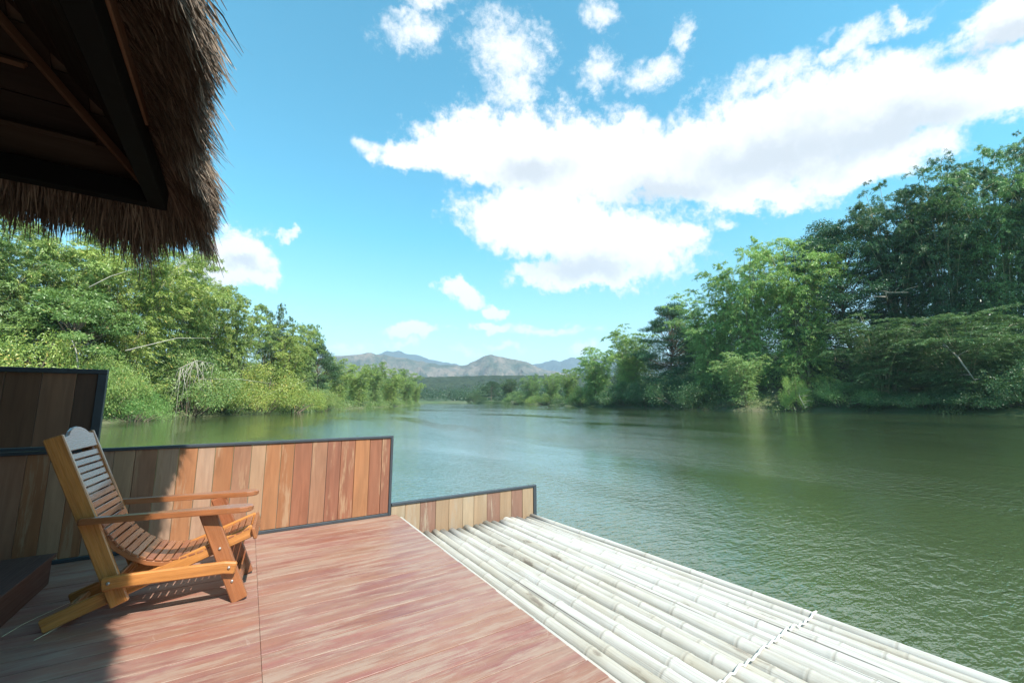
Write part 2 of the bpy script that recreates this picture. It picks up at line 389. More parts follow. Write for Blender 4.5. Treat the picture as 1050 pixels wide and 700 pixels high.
def straw_mat():
    m, t, out = new_mat('straw_thatch')
    rnd = t.attr('rnd').outputs['Fac']
    col = t.ramp(rnd, [(0, (.080, .056, .041)), (.4, (.14, .10, .072)), (.8, (.23, .17, .125)), (1, (.38, .30, .22))])
    d = t.n('ShaderNodeBsdfPrincipled', {'Base Color': col, 'Roughness': .7, 'Specular IOR Level': .25})
    t.L.new(d.outputs[0], out.inputs[0])
    return m
M['straw'] = straw_mat()
M['leaf_bamboo'] = leaf_mat('bamboo_leaves', (.058, .11, .038), (.20, .265, .11))
M['leaf_broad'] = leaf_mat('broad_leaves', (.042, .092, .034), (.125, .19, .078), dead_amt=.01)
M['leaf_shrub'] = leaf_mat('shrub_leaves', (.056, .112, .036), (.195, .255, .10), dead_amt=.04)
M['culm'] = plain('culm_bark', (.26, .25, .14), .6, 0, .35, 3)
M['bark'] = plain('trunk_bark', (.16, .125, .09), .85, 0, .35, 4, .5)
M['pale_bark'] = plain('bleached_bark', (.36, .33, .28), .8, 0, .2, 4, .4)

# ------------------------------------------------------------------ terrain, river, hills
WATER_Z = -0.42
LEFT = [(-400, -200), (-200, -60), (-80, 15), (-40, 32), (-20, 38.5), (-9, 43), (-7.7, 50), (-4.7, 57), (3, 64), (14, 87), (36, 125), (63, 175), (80, 215), (100, 290), (112, 330)]
RIGHT = [(150, 350), (129, 262), (122, 200), (109, 146), (95, 118), (82, 91), (76, 59), (72, 40), (77, 26), (76, 10), (76, -30), (70, -120), (40, -300), (-200, -500)]
POLY = np.array(LEFT + RIGHT, float)

def shore_dist(P):
    """signed distance to the river outline, positive on land; also which side"""
    x, y = P[:, 0], P[:, 1]
    inside = np.zeros(len(P), bool); dmin = np.full(len(P), 1e9)
    n = len(POLY)
    for i in range(n):
        a = POLY[i]; b = POLY[(i + 1) % n]
        cond = ((a[1] > y) != (b[1] > y))
        with np.errstate(divide='ignore', invalid='ignore'):
            xi = (b[0] - a[0]) * (y - a[1]) / (b[1] - a[1] + 1e-12) + a[0]
        inside ^= cond & (x < xi)
        ab = b - a; tt = np.clip(((P - a) @ ab) / (ab @ ab), 0, 1)
        q = a + tt[:, None] * ab
        dmin = np.minimum(dmin, np.hypot(*(P - q).T))
    return np.where(inside, -dmin, dmin)

def ground_z(P):
    d = shore_dist(P)
    z = np.where(d < 0, np.maximum(-3.0, WATER_Z + d * 0.35), WATER_Z + 0.9 * np.tanh(d / 2.0) + 0.9 * np.tanh(d / 14.0))
    right = (P[:, 0] > 60) & (P[:, 1] < 120)
    rise = np.clip((d - 4) / 24, 0, 1) * 11.0 * np.clip((120 - P[:, 1]) / 50, 0, 1) * np.clip((P[:, 0] - 60) / 12, 0, 1)
    z = z + np.where(right & (d > 0), rise, 0)
    z += np.where(d > 0, 0.25 * np.sin(P[:, 0] * .31 + 1) * np.sin(P[:, 1] * .27), 0)
    return z

def build_ground():
    na, nr = 720, 130
    ang = np.linspace(0, 2 * math.pi, na, endpoint=False)
    rad = np.concatenate([[3.0], np.geomspace(8, 9000, nr - 1)])
    A, Rr = np.meshgrid(ang, rad)
    P = np.stack([np.sin(A) * Rr, np.cos(A) * Rr], -1).reshape(-1, 2)
    z = ground_z(P)
    z[:na] = -3.0
    verts = np.column_stack([P, z])
    verts = np.vstack([verts, [[0, 0, -3.0]]])
    i = np.arange(nr - 1)[:, None] * na; k = np.arange(na)[None, :]; k2 = (k + 1) % na
    quads = np.stack([i + k, i + k2, i + na + k2, i + na + k], -1).reshape(-1, 4)
    tris = [(len(verts) - 1, int((a + 1) % na), int(a)) for a in range(na)]
    me = bpy.data.meshes.new('ground')
    me.from_pydata(verts.tolist(), [], quads.tolist() + tris)
    me.polygons.foreach_set('use_smooth', np.ones(len(me.polygons), bool))
    m, t, out = new_mat('bank_soil_and_grass')
    p = t.n('ShaderNodeNewGeometry').outputs['Position']
    n1 = t.noise(p, .35, 8, .65); n2 = t.noise(p, .02, 4, .5)
    col = t.mix(t.maprange(n1, .4, .6), (.07, .10, .03), (.12, .11, .06))
    col = t.mix(t.maprange(n2, .4, .6), col, (.05, .09, .025))
    principled(t, out, Base_Color=col, Roughness=.9, Normal=t.n('ShaderNodeBump', {'Height': n1, 'Strength': .6, 'Distance': .3}).outputs[0])
    me.materials.append(m)
    o = bpy.data.objects.new('ground', me); COL.objects.link(o)
    return tag(o, kind='structure')
build_ground()

def build_water():
    me = bpy.data.meshes.new('river')
    pts = [(p[0], p[1]) for p in POLY]
    bm = bmesh.new()
    s = 1600
    vs = [bm.verts.new((x, y, WATER_Z)) for x, y in ((-s, -s), (s, -s), (s, 700), (-s, 700))]
    bm.faces.new(vs); bm.to_mesh(me); bm.free()
    m, t, out = new_mat('river_water')
    p = t.n('ShaderNodeNewGeometry').outputs['Position']
    # short wind ripples, a slower swell and calm streaks that follow the current
    ps = t.n('ShaderNodeMapping', {'Vector': p, 'Rotation': (0, 0, R(18)), 'Scale': (1.0, 2.1, 1)}).outputs[0]
    r1 = t.noise(ps, 4.6, 3, .55, dist=.5)
    r2 = t.noise(ps, 15.0, 2, .5, dist=.3)
    sw = t.noise(t.vmath('MULTIPLY', p, (.5, .22, 1)), 1.0, 3, .5, dist=.8)
    calm = t.maprange(t.noise(t.vmath('MULTIPLY', p, (.11, .035, 1)), 1.0, 4, .55, dist=.9), .38, .62, .25, 1.45)
    h = t.math('ADD', t.math('ADD', t.math('MULTIPLY', r1, .016), t.math('MULTIPLY', r2, .0058)), t.math('MULTIPLY', sw, .022))
    bp = t.n('ShaderNodeBump', {'Height': h, 'Strength': 1.0, 'Distance': t.math('MULTIPLY', calm, 1.0)})
    murk = t.mix(t.noise(p, .06, 3), (.054, .079, .031), (.067, .092, .039))
    principled(t, out, Base_Color=murk, Roughness=.04, IOR=1.5, Normal=bp.outputs[0], Specular_IOR_Level=.5,
               Coat_Weight=.85, Coat_Roughness=.04, Coat_IOR=1.5, Coat_Normal=bp.outputs[0])
    me.materials.append(m)
    o = bpy.data.objects.new('river', me); COL.objects.link(o)
    return tag(o, kind='structure')
build_water()

def hill_range(name, prof, r0, r1, cols, seed, rug, patch):
    rs = np.random.RandomState(seed)
    a = np.array([p[0] for p in prof]); e = np.array([p[1] for p in prof])
    na, nr = 420, 46
    aa = np.linspace(a[0] - 6, a[-1], na); ee = np.interp(aa, a, e, left=e[0] * .8)
    top_r = r0 + (r1 - r0) * .55
    rr = np.linspace(r0, r1, nr)
    def vnoise(x, y, sd):
        g = np.random.RandomState(sd).rand(64, 64)
        xi = np.floor(x).astype(int); yi = np.floor(y).astype(int); fx = x - xi; fy = y - yi
        fx = fx * fx * (3 - 2 * fx); fy = fy * fy * (3 - 2 * fy)
        q = lambda i, j: g[i % 64, j % 64]
        return (q(xi, yi) * (1 - fx) + q(xi + 1, yi) * fx) * (1 - fy) + (q(xi, yi + 1) * (1 - fx) + q(xi + 1, yi + 1) * fx) * fy
    V = []
    for j, r_ in enumerate(rr):
        s = (r_ - r0) / (top_r - r0) if r_ <= top_r else 1 - (r_ - top_r) / (r1 - top_r) * .8
        s = max(0.0, min(1.0, s)); sh = s ** .9
        H = np.tan(np.radians(ee)) * top_r + CAM_H
        x = np.sin(np.radians(aa)) * r_; y = np.cos(np.radians(aa)) * r_
        f = top_r / 34.0
        nz = sum((abs(vnoise(x / f * 2 ** o + 7, y / f * 2 ** o + 3, seed + o) - .5) * 2) * .5 ** o for o in range(5))
        z = H * sh * (1 - rug * (1 - s) * 1.9 * (nz - .3)) if s < 1 else H
        z = np.where(s > .96, H * sh + 0 * z, z)
        V += list(zip(x, y, np.maximum(z, -1)))
    F = [(j * na + i, j * na + i + 1, (j + 1) * na + i + 1, (j + 1) * na + i) for j in range(nr - 1) for i in range(na - 1)]
    me = bpy.data.meshes.new(name); me.from_pydata([tuple(map(float, v)) for v in V], [], F)
    me.polygons.foreach_set('use_smooth', np.ones(len(F), bool))
    m, t, out = new_mat(name + '_slopes')
    p = t.n('ShaderNodeNewGeometry').outputs['Position']
    n1 = t.noise(p, patch, 8, .68); n2 = t.noise(p, patch * 5, 5, .6)
    c = t.mix(t.maprange(n1, .42, .58), cols[0], cols[1])
    c = t.mix(t.maprange(n2, .5, .64, 0, .7), c, cols[2])
    principled(t, out, Base_Color=c, Roughness=.95, Specular_IOR_Level=.1, Normal=t.n('ShaderNodeBump', {'Height': n2, 'Strength': .7, 'Distance': 20.0}).outputs[0])
    me.materials.append(m)
    o = bpy.data.objects.new(name, me); COL.objects.link(o)
    return tag(o, kind='structure')
FRONT = [(-40, 3.6), (-15, 3.2), (4.24, 4.6), (7.45, 5.46), (9.82, 5.81), (12.88, 6.31), (14.6, 6.12), (16.99, 5.8), (20.07, 5.35), (22.7, 4.87), (25.74, 4.9), (28.01, 6.0), (29.22, 6.41), (31.12, 6.01), (33.42, 5.67), (35.71, 4.66), (38.91, 3.84), (42.19, 3.41), (48.56, 3.19), (56.82, 3.27), (65.04, 2.57), (110, 2.2)]
BACK = [(-40, 3.0), (-15, 4.0), (4.24, 4.6), (12.09, 5.39), (14.6, 6.31), (15.32, 6.82), (16.08, 6.42), (16.76, 6.87), (17.86, 6.32), (19.66, 6.13), (20.58, 5.76), (21.9, 5.39), (23.88, 5.15), (26.15, 4.64), (31.53, 4.4), (34.9, 4.93), (36.52, 5.32), (38.0, 5.71), (38.8, 5.44), (40.54, 6.08), (41.85, 5.6), (44.86, 5.87), (49.87, 4.96), (56.89, 4.36), (65.11, 3.47), (110, 2.5)]
def jag(prof, step, amp, seed):
    rr = random.Random(seed); out = []
    for a_ in np.arange(prof[0][0], prof[-1][0], step):
        out.append((float(a_), float(np.interp(a_, [k[0] for k in prof], [k[1] for k in prof])) + rr.uniform(-amp, amp)))
    return out
FRONT = jag(FRONT, .55, .10, 5); BACK = jag(BACK, .38, .09, 6)
hill_range('mountains', BACK, 3600, 5200, [(.03, .05, .05), (.04, .06, .055), (.05, .065, .055)], 5, .6, .003)
hill_range('hills', FRONT, 1700, 3000, [(.055, .07, .05), (.17, .14, .11), (.03, .05, .032)], 9, .8, .0065)
KN = random.Random(3)
KNOLL = [(-30, 2.6), (5, 2.9), (17.5, 3.1), (20, 3.25), (24, 3.35), (28, 3.5), (33, 3.55), (38, 3.45), (43, 3.4), (50, 3.2), (70, 3.0), (100, 2.5)]
KNOLL = [(a_, float(np.interp(a_, [k[0] for k in KNOLL], [k[1] for k in KNOLL])) + KN.uniform(-.07, .07)) for a_ in np.arange(-30, 100, .35)]
hill_range('wooded_hill', KNOLL, 560, 1100, [(.028, .045, .022), (.04, .06, .028), (.02, .032, .018)], 21, .25, .02)

# ------------------------------------------------------------------ foliage
class Leaves:
    def __init__(s, seed):
        s.rs = np.random.RandomState(seed); s.c = []; s.d = []; s.l = []; s.w = []; s.r = []
    def add(s, c, d, l, wd, r=None):
        n = len(c); s.c.append(c); s.d.append(d)
        s.l.append(np.broadcast_to(l, (n,)).astype(float)); s.w.append(np.broadcast_to(wd, (n,)).astype(float))
        s.r.append(s.rs.rand(n) if r is None else r)
    def mesh(s, name, mat):
        c = np.vstack(s.c); d = np.vstack(s.d); l = np.concatenate(s.l)[:, None]; wd = np.concatenate(s.w)[:, None]; r = np.concatenate(s.r)
        d = d / (np.linalg.norm(d, axis=1, keepdims=True) + 1e-9)
        ref = s.rs.normal(size=d.shape); ref[:, 2] *= .6
        sd = np.cross(d, ref); sd /= (np.linalg.norm(sd, axis=1, keepdims=True) + 1e-9)
        n = len(c)
        v = np.empty((n, 4, 3))
        v[:, 0] = c; v[:, 1] = c + d * l * .42 + sd * wd * .5; v[:, 2] = c + d * l; v[:, 3] = c + d * l * .42 - sd * wd * .5
        v[:, 2, 2] -= (l[:, 0] * .12)
        me = bpy.data.meshes.new(name)
        me.vertices.add(n * 4); me.vertices.foreach_set('co', v.reshape(-1).astype(np.float32))
        me.loops.add(n * 4); me.loops.foreach_set('vertex_index', np.arange(n * 4, dtype=np.int32))
        me.polygons.add(n); me.polygons.foreach_set('loop_start', np.arange(0, n * 4, 4, dtype=np.int32))
        a = me.attributes.new('rnd', 'FLOAT', 'FACE'); a.data.foreach_set('value', r.astype(np.float32))
        me.update(calc_edges=True); me.validate()
        me.materials.append(mat)
        return me

def unit(v): return v / (np.linalg.norm(v, axis=-1, keepdims=True) + 1e-9)

def bamboo_clump(seed, h, spread, culms, leaf, per_spray, sprays, low=.12, twigs=6):
    rs = np.random.RandomState(seed); lv = Leaves(seed + 1); st = MB()
    for k in range(culms):
        th = (k + rs.rand()) / culms * 2 * math.pi * 3
        out = np.array([math.cos(th), math.sin(th)])
        b0 = out * rs.rand() * h * .045
        hh = h * (rs.uniform(.62, 1.0) if k > 2 else rs.uniform(.93, 1.02)); reach = spread * .5 * rs.uniform(.35, 1.05) * (1 if k > 3 else .45)
        tt = np.linspace(0, 1, 26)
        # rises steeply, then bows outwards and nods at the tip
        zz = hh * (1.20 * tt - .12 * tt ** 4 - .10 * tt ** 9 * (reach / (spread * .5)) * 3)
        ro = reach * (.15 * tt + .85 * tt ** 2.4)
        pts = np.column_stack([b0[0] + out[0] * ro, b0[1] + out[1] * ro, zz])
        st.tube([tuple(p) for p in pts[::3]], list(np.linspace(h * .0042, h * .0008, len(pts[::3]))), 5, False)
        hue = rs.uniform(-.22, .22)
        for q in range(int(sprays * rs.uniform(.85, 1.15))):
            u = low + (1 - low) * (rs.rand() ** .8)
            i = u * 25; i0 = min(int(i), 24); P = pts[i0] + (pts[i0 + 1] - pts[i0]) * (i - i0)
            a = rs.rand() * 2 * math.pi
            el_ = rs.uniform(-.1, .6)
            L = h * rs.uniform(.06, .15) * (1.2 - .8 * u)
            dr = np.array([math.cos(a) * math.cos(el_) + out[0] * .5, math.sin(a) * math.cos(el_) + out[1] * .5, math.sin(el_)])
            dr /= np.linalg.norm(dr)
            bh = np.clip(hue + rs.uniform(-.15, .15), -.4, .4)
            for _ in range(twigs):
                s1 = rs.uniform(.15, 1.0)
                B = P + dr * (s1 * L) - np.array([0, 0, .4 * L * s1 ** 2])
                dd = dr + rs.normal(size=3) * .6; dd /= np.linalg.norm(dd); l2 = L * rs.uniform(.22, .5)
                m = max(4, int(per_spray * rs.uniform(.7, 1.3)))
                s_ = rs.rand(m) ** .8
                c = B + dd * (s_ * l2)[:, None]; c[:, 2] -= .5 * l2 * s_ ** 2
                c += rs.normal(size=(m, 3)) * leaf * .22
                d = dd[None, :] * .9 + rs.normal(size=(m, 3)) * .5; d[:, 2] -= .7
                lv.add(c, d, leaf * rs.uniform(.7, 1.25, m), leaf * .2, np.clip(rs.rand(m) * .5 + .25 + bh, 0, 1))
    return lv, st

def crown_tree(seed, h, spread, clumps, per, leaf, trunk_r, low=.25):
    rs = np.random.RandomState(seed); lv = Leaves(seed + 1); st = MB()
    lean = rs.normal(size=2) * h * .03
    tip = np.array([lean[0], lean[1], h * .62])
    st.tube([(0, 0, -.6), (lean[0] * .2, lean[1] * .2, h * .2), (lean[0] * .6, lean[1] * .6, h * .42), tuple(tip)], [trunk_r, trunk_r * .75, trunk_r * .5, trunk_r * .3], 8, False)
    for k in range(clumps):
        a = rs.rand() * 2 * math.pi; v = low + (1 - low) * rs.rand() ** .8
        prof = math.sin(min(1, (1.02 - v) / .55) * math.pi / 2) ** .7 * (.55 + .45 * min(1, (v - low + .12) / .3))
        rr = spread * .5 * prof * rs.uniform(.25, 1.15) ** .6
        C = np.array([math.cos(a) * rr + lean[0] * v, math.sin(a) * rr + lean[1] * v, h * v * rs.uniform(.88, 1.02)])
        base = np.array([lean[0] * .6, lean[1] * .6, h * min(.6, v * .7)])
        st.tube([tuple(base), tuple((base + C) / 2 + np.array([0, 0, -.02 * h])), tuple(C)], [trunk_r * .28, trunk_r * .16, trunk_r * .05], 5, False)
        R3 = np.array([1, 1, .42]) * spread * rs.uniform(.07, .15)
        n = int(per * rs.uniform(.7, 1.3))
        q = unit(rs.normal(size=(n, 3))) * (rs.rand(n, 1) ** .35); q[:, 2] = np.where(q[:, 2] < -.3, q[:, 2] * .5, q[:, 2])
        c = C + q * R3 + rs.normal(size=(n, 3)) * leaf * .4
        d = q * .8 + rs.normal(size=(n, 3)) * .6; d[:, 2] -= .25
        lv.add(c, d, leaf * rs.uniform(.7, 1.3, n), leaf * .38, np.clip(rs.rand(n) * .5 + .25 + rs.uniform(-.25, .25), 0, 1))
    return lv, st

def shrub(seed, h, spread, clumps, per, leaf):
    rs = np.random.RandomState(seed); lv = Leaves(seed + 1); st = MB()
    for k in range(clumps):
        a = rs.rand() * 2 * math.pi; rr = spread * .5 * rs.rand() ** .55
        top = h * (1 - .62 * (rr / (spread * .5)) ** 1.8) * rs.uniform(.7, 1.08)
        zc = top * rs.uniform(.25, .92)
        C = np.array([math.cos(a) * rr, math.sin(a) * rr, zc])
        if k % 3 == 0: st.tube([(C[0] * .25, C[1] * .25, -.4), (C[0] * .7, C[1] * .7, zc * .6), tuple(C)], [h * .012, h * .008, h * .003], 5, False)
        R3 = np.array([1, 1, .75]) * spread * rs.uniform(.08, .15)
        n = int(per * rs.uniform(.7, 1.3))
        q = unit(rs.normal(size=(n, 3))) * (rs.rand(n, 1) ** .4)
        c = C + q * R3 + rs.normal(size=(n, 3)) * leaf * .5
        d = q * .7 + rs.normal(size=(n, 3)) * .6; d[:, 2] -= .3
        lv.add(c, d, leaf * rs.uniform(.6, 1.3, n), leaf * .34, np.clip(rs.rand(n) * .5 + .25 + rs.uniform(-.25, .25), 0, 1))
    return lv, st

PROTO = {}
def proto(kind, variants, fn, leafmat, stemmat):
    PROTO[kind] = []
    for i, args in enumerate(variants):
        lv, st = fn(*args)
        me = lv.mesh(kind + '_crown', leafmat)
        so = st.build('stem_proto', stemmat); sm_ = so.data; bpy.data.objects.remove(so)
        PROTO[kind].append((me, sm_, args[1], args[2]))
proto('bamboo', [(101, 15, 10, 28, .25, 19, 40, .1, 3), (111, 15, 11, 26, .25, 19, 42, .1, 3), (121, 15, 9, 30, .24, 19, 38, .1, 3), (131, 15, 11, 24, .26, 19, 44, .1, 3)], bamboo_clump, M['leaf_bamboo'], M['culm'])
proto('tall_bamboo', [(201, 28, 18, 32, .33, 21, 42, .03, 5), (211, 28, 19, 30, .33, 21, 44, .03, 5), (221, 28, 17, 34, .32, 21, 40, .03, 5)], bamboo_clump, M['leaf_bamboo'], M['culm'])
proto('broad', [(301, 10, 8, 70, 420, .2, .16), (311, 10, 9, 74, 420, .2, .17)], crown_tree, M['leaf_broad'], M['bark'])
proto('tall_broad', [(401, 30, 18, 150, 480, .34, .42, .08), (411, 30, 19, 150, 480, .35, .42, .08)], crown_tree, M['leaf_broad'], M['bark'])
proto('shrub', [(501, 5, 9, 60, 300, .18), (511, 5, 9, 60, 300, .17), (521, 5, 8, 60, 280, .2)], shrub, M['leaf_shrub'], M['bark'])

NAME = {'bamboo': 'bamboo_clump', 'tall_bamboo': 'bamboo_clump', 'broad': 'broadleaf_tree', 'tall_broad': 'broadleaf_tree', 'shrub': 'riverside_shrub'}
CAT = {'bamboo': 'bamboo', 'tall_bamboo': 'bamboo', 'broad': 'tree', 'tall_broad': 'tree', 'shrub': 'shrub'}
STEM = {'bamboo': 'culms', 'tall_bamboo': 'culms', 'broad': 'trunk', 'tall_broad': 'trunk', 'shrub': 'branches'}
prs = random.Random(77)
def plant(kind, x, y, h, wd, tint, label=None, group=None, var=None):
    pl = PROTO[kind]; me, sm_, h0, w0 = pl[prs.randrange(len(pl)) if var is None else var % len(pl)]
    z = float(ground_z(np.array([[x, y]]))[0])
    r = empty(NAME[kind], (x, y, z), prs.uniform(0, 6.28))
    hz = h / h0 * (1.12 if kind == 'bamboo' else 1.0); hw = wd / w0
    r.scale = (hw, hw, hz)
    for nm, data in (('foliage' if kind in ('bamboo', 'tall_bamboo', 'shrub') else 'crown', me), (STEM[kind], sm_)):
        o = bpy.data.objects.new(nm, data); COL.objects.link(o); o.parent = r
        o.color = (tint[0], tint[1], tint[2], 1)
    tag(r, label, CAT[kind], group)
    return r

LG = 'bamboo and bushes on the left bank'; RG = 'bamboo and trees on the right bank'
FG = 'far bamboo at the river bend'
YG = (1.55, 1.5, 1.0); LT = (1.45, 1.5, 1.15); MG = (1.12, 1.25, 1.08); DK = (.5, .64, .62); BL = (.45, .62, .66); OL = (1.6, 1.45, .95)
LEFT_PLANTS = [
 ('bamboo', -18.6, 48.8, 13.6, 13.5, MG, 'dense mid green bamboo at the far left edge, behind the thatch fringe'),
 ('bamboo', -15.0, 51.2, 14.6, 13.5, LT, 'bright green bamboo behind the dark board screen, second from the left edge'),
 ('bamboo', -10.8, 53.1, 16.2, 14.5, YG, 'sunlit yellow green bamboo rising right behind the thatch corner'),
 ('bamboo', -7.8, 58.9, 17.0, 13.0, LT, 'tall bamboo with arching pale canes under the hanging thatch tip'),
 ('bamboo', -5.2, 64.0, 14.6, 11.0, YG, 'feathery bamboo whose right side stands against the small white cloud'),
 ('shrub', -14.1, 44.4, 6.6, 8.5, YG, 'yellow green bush straight above the dark board screen'),
 ('broad', -12.1, 47.1, 9.7, 9.5, LT, 'leafy tree with a pale leaning stem behind the board screen'),
 ('shrub', -8.2, 46.6, 3.9, 5.0, (1.0, 1.35, 1.0), 'low bright green leafy bush at the water just right of the board screen'),
 ('shrub', -5.4, 57.6, 7.4, 10.0, MG, 'vine covered thicket with bare grey stems over the left shore'),
 ('shrub', -10.2, 46.0, 6.0, 6.0, LT, 'round green bush at the upper right corner of the board screen'),
 ('bamboo', -2.0, 66.6, 13.2, 9.0, LT, 'slim bamboo clump with upright tips left of the dark plume'),
 ('bamboo', 2.1, 72.0, 13.4, 7.5, DK, 'dark green upright bamboo plume standing highest against the open sky'),
 ('bamboo', 7.7, 81.9, 13.6, 9.0, MG, 'bamboo with a long thin plume leaning right over the left bank'),
 ('shrub', -2.6, 61.3, 5.4, 10.5, OL, 'wide yellow olive bush hanging over the left shore'),
 ('shrub', 1.6, 65.0, 7.0, 9.7, OL, 'yellowish bush below the dark bamboo plume'),
 ('shrub', 5.4, 70.2, 5.6, 8.7, YG, 'bright lime bush left of the round dark tree'),
 ('bamboo', 4.7, 71.8, 11.5, 9.5, YG, 'light green bamboo between the dark plume and the round dark tree'),
 ('broad', 11.1, 85.9, 11.6, 8.0, BL, 'round dark blue green tree near the end of the left thicket'),
 ('shrub', 10.6, 81.0, 4.2, 8.7, (1.3, 1.3, 1.1), 'pale grassy bush at the water below the round dark tree'),
 ('bamboo', 15.8, 93.6, 9.0, 8.2, LT, 'light bamboo just right of the round dark tree'),
 ('bamboo', 21.8, 103.6, 8.8, 9.8, LT, 'low pale green bamboo, first of the far row on the left bank'),
 ('bamboo', 29.3, 117.2, 10.9, 9.7, MG, 'bamboo with a dark pointed tip in the far left row'),
 ('bamboo', 36.9, 129.0, 10.0, 10.9, LT, 'rounded pale bamboo in the far left row below the twin peaks'),
 ('bamboo', 49.1, 151.6, 11.6, 12.4, MG, 'last big bamboo of the far left row before the point'),
 ('bamboo', 59.5, 171.5, 8.6, 8.6, LT, 'smallest bamboo at the very tip of the left bank'),
]
for i, (k, x, y, h, wd, tn, lb) in enumerate(LEFT_PLANTS): plant(k, x, y, h, wd, (tn[0] * 1.25, tn[1] * 1.15, tn[2] * 1.1), lb, LG, i)
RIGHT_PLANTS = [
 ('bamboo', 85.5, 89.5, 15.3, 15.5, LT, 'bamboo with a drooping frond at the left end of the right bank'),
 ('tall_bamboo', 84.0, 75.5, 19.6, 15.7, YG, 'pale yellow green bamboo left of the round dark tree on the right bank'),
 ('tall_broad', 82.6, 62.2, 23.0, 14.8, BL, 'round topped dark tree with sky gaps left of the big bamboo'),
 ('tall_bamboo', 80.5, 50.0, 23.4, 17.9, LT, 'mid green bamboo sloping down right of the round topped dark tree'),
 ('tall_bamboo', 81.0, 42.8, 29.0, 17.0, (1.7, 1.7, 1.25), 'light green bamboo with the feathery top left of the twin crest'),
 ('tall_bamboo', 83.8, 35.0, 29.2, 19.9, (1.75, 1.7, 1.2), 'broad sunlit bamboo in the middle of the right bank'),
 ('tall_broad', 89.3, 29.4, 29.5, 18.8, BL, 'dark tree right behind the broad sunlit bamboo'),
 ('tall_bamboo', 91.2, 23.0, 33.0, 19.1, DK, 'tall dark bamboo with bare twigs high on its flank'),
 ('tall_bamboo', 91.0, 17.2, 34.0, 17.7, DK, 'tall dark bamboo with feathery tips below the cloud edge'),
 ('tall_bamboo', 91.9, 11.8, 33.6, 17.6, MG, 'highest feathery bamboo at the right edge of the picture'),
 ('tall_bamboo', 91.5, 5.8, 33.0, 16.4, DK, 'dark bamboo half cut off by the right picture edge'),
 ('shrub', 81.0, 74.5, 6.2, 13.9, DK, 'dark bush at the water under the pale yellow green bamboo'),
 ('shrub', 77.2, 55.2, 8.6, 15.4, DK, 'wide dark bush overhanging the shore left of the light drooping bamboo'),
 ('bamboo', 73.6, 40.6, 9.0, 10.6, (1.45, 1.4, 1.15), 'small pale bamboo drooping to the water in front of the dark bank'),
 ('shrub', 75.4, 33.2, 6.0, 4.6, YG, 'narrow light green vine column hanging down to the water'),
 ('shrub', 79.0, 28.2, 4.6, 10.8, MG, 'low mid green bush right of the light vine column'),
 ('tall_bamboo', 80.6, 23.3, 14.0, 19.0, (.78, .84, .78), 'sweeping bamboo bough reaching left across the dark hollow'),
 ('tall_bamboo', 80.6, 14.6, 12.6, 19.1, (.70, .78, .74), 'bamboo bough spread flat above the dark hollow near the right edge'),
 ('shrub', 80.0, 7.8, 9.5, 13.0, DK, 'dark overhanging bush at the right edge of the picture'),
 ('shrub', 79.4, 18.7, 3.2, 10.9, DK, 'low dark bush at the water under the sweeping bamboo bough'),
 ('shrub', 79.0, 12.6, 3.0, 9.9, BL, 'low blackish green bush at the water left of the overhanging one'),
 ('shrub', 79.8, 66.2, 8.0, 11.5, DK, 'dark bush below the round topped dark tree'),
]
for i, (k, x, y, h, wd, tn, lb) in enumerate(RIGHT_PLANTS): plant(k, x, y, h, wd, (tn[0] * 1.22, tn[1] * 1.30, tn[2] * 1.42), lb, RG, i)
FAR_PLANTS = [
 ('bamboo', 94.2, 112.0, 11.0, 10.2, LT, 'far bamboo clump just left of the right bank end'),
 ('bamboo', 107.6, 139.2, 12.0, 12.3, LT, 'pale far bamboo under the blue right hand peak'),
 ('shrub', 84.6, 94.2, 6.3, 9.9, LT, 'small light bush at the waterline at the left end of the right bank'),
 ('bamboo', 117.9, 168.9, 12.4, 14.5, MG, 'far green bamboo clump third from the right bank end'),
 ('bamboo', 125.4, 201.8, 12.6, 15.6, DK, 'dark far bamboo right of the far dark tree'),
 ('broad', 129.0, 229.5, 12.8, 14.8, DK, 'far dark tree right of the green meadow'),
 ('shrub', 131.6, 254.4, 10.0, 13.4, DK, 'far dark bush beside the green meadow'),
 ('shrub', 110.0, 146.2, 6.8, 17.1, YG, 'far light bush low at the water under the pale far bamboo'),
 ('shrub', 117.8, 177.2, 7.0, 17.9, MG, 'far mid green bush low at the water before the far green bamboo'),
]
for i, (k, x, y, h, wd, tn, lb) in enumerate(FAR_PLANTS): plant(k, x, y, h, wd, tn, lb, FG, i)

def along(poly, step):
    P = np.array(poly, float); out = []
    for a, b in zip(P[:-1], P[1:]):
        n = max(1, int(np.linalg.norm(b - a) / step))
        nn = np.array([-(b - a)[1], (b - a)[0]]) / np.linalg.norm(b - a)
        for i in range(n): out.append((a + (b - a) * i / n, nn))
    return out

def stuff_leaves(name, label, cat, spots, mat, tint, leaf, seed):
    """spots: x, y, z, radius, height, count"""
    rs = np.random.RandomState(seed); lv = Leaves(seed)
    for x, y, z, rad, hh, n in spots:
        q = unit(rs.normal(size=(n, 3))) * (rs.rand(n, 1) ** .45)
        c = np.array([x, y, z + hh * .45]) + q * np.array([rad, rad, hh * .55])
        d = q * .6 + rs.normal(size=(n, 3)) * .6; d[:, 2] -= .35
        lv.add(c, d, leaf * rs.uniform(.6, 1.3, n), leaf * .34, np.clip(rs.rand(n) * .5 + .25 + rs.uniform(-.25, .25), 0, 1))
    o = bpy.data.objects.new(name, lv.mesh(name, mat)); COL.objects.link(o); o.color = (*tint, 1)
    return tag(o, label, cat, None, 'stuff')

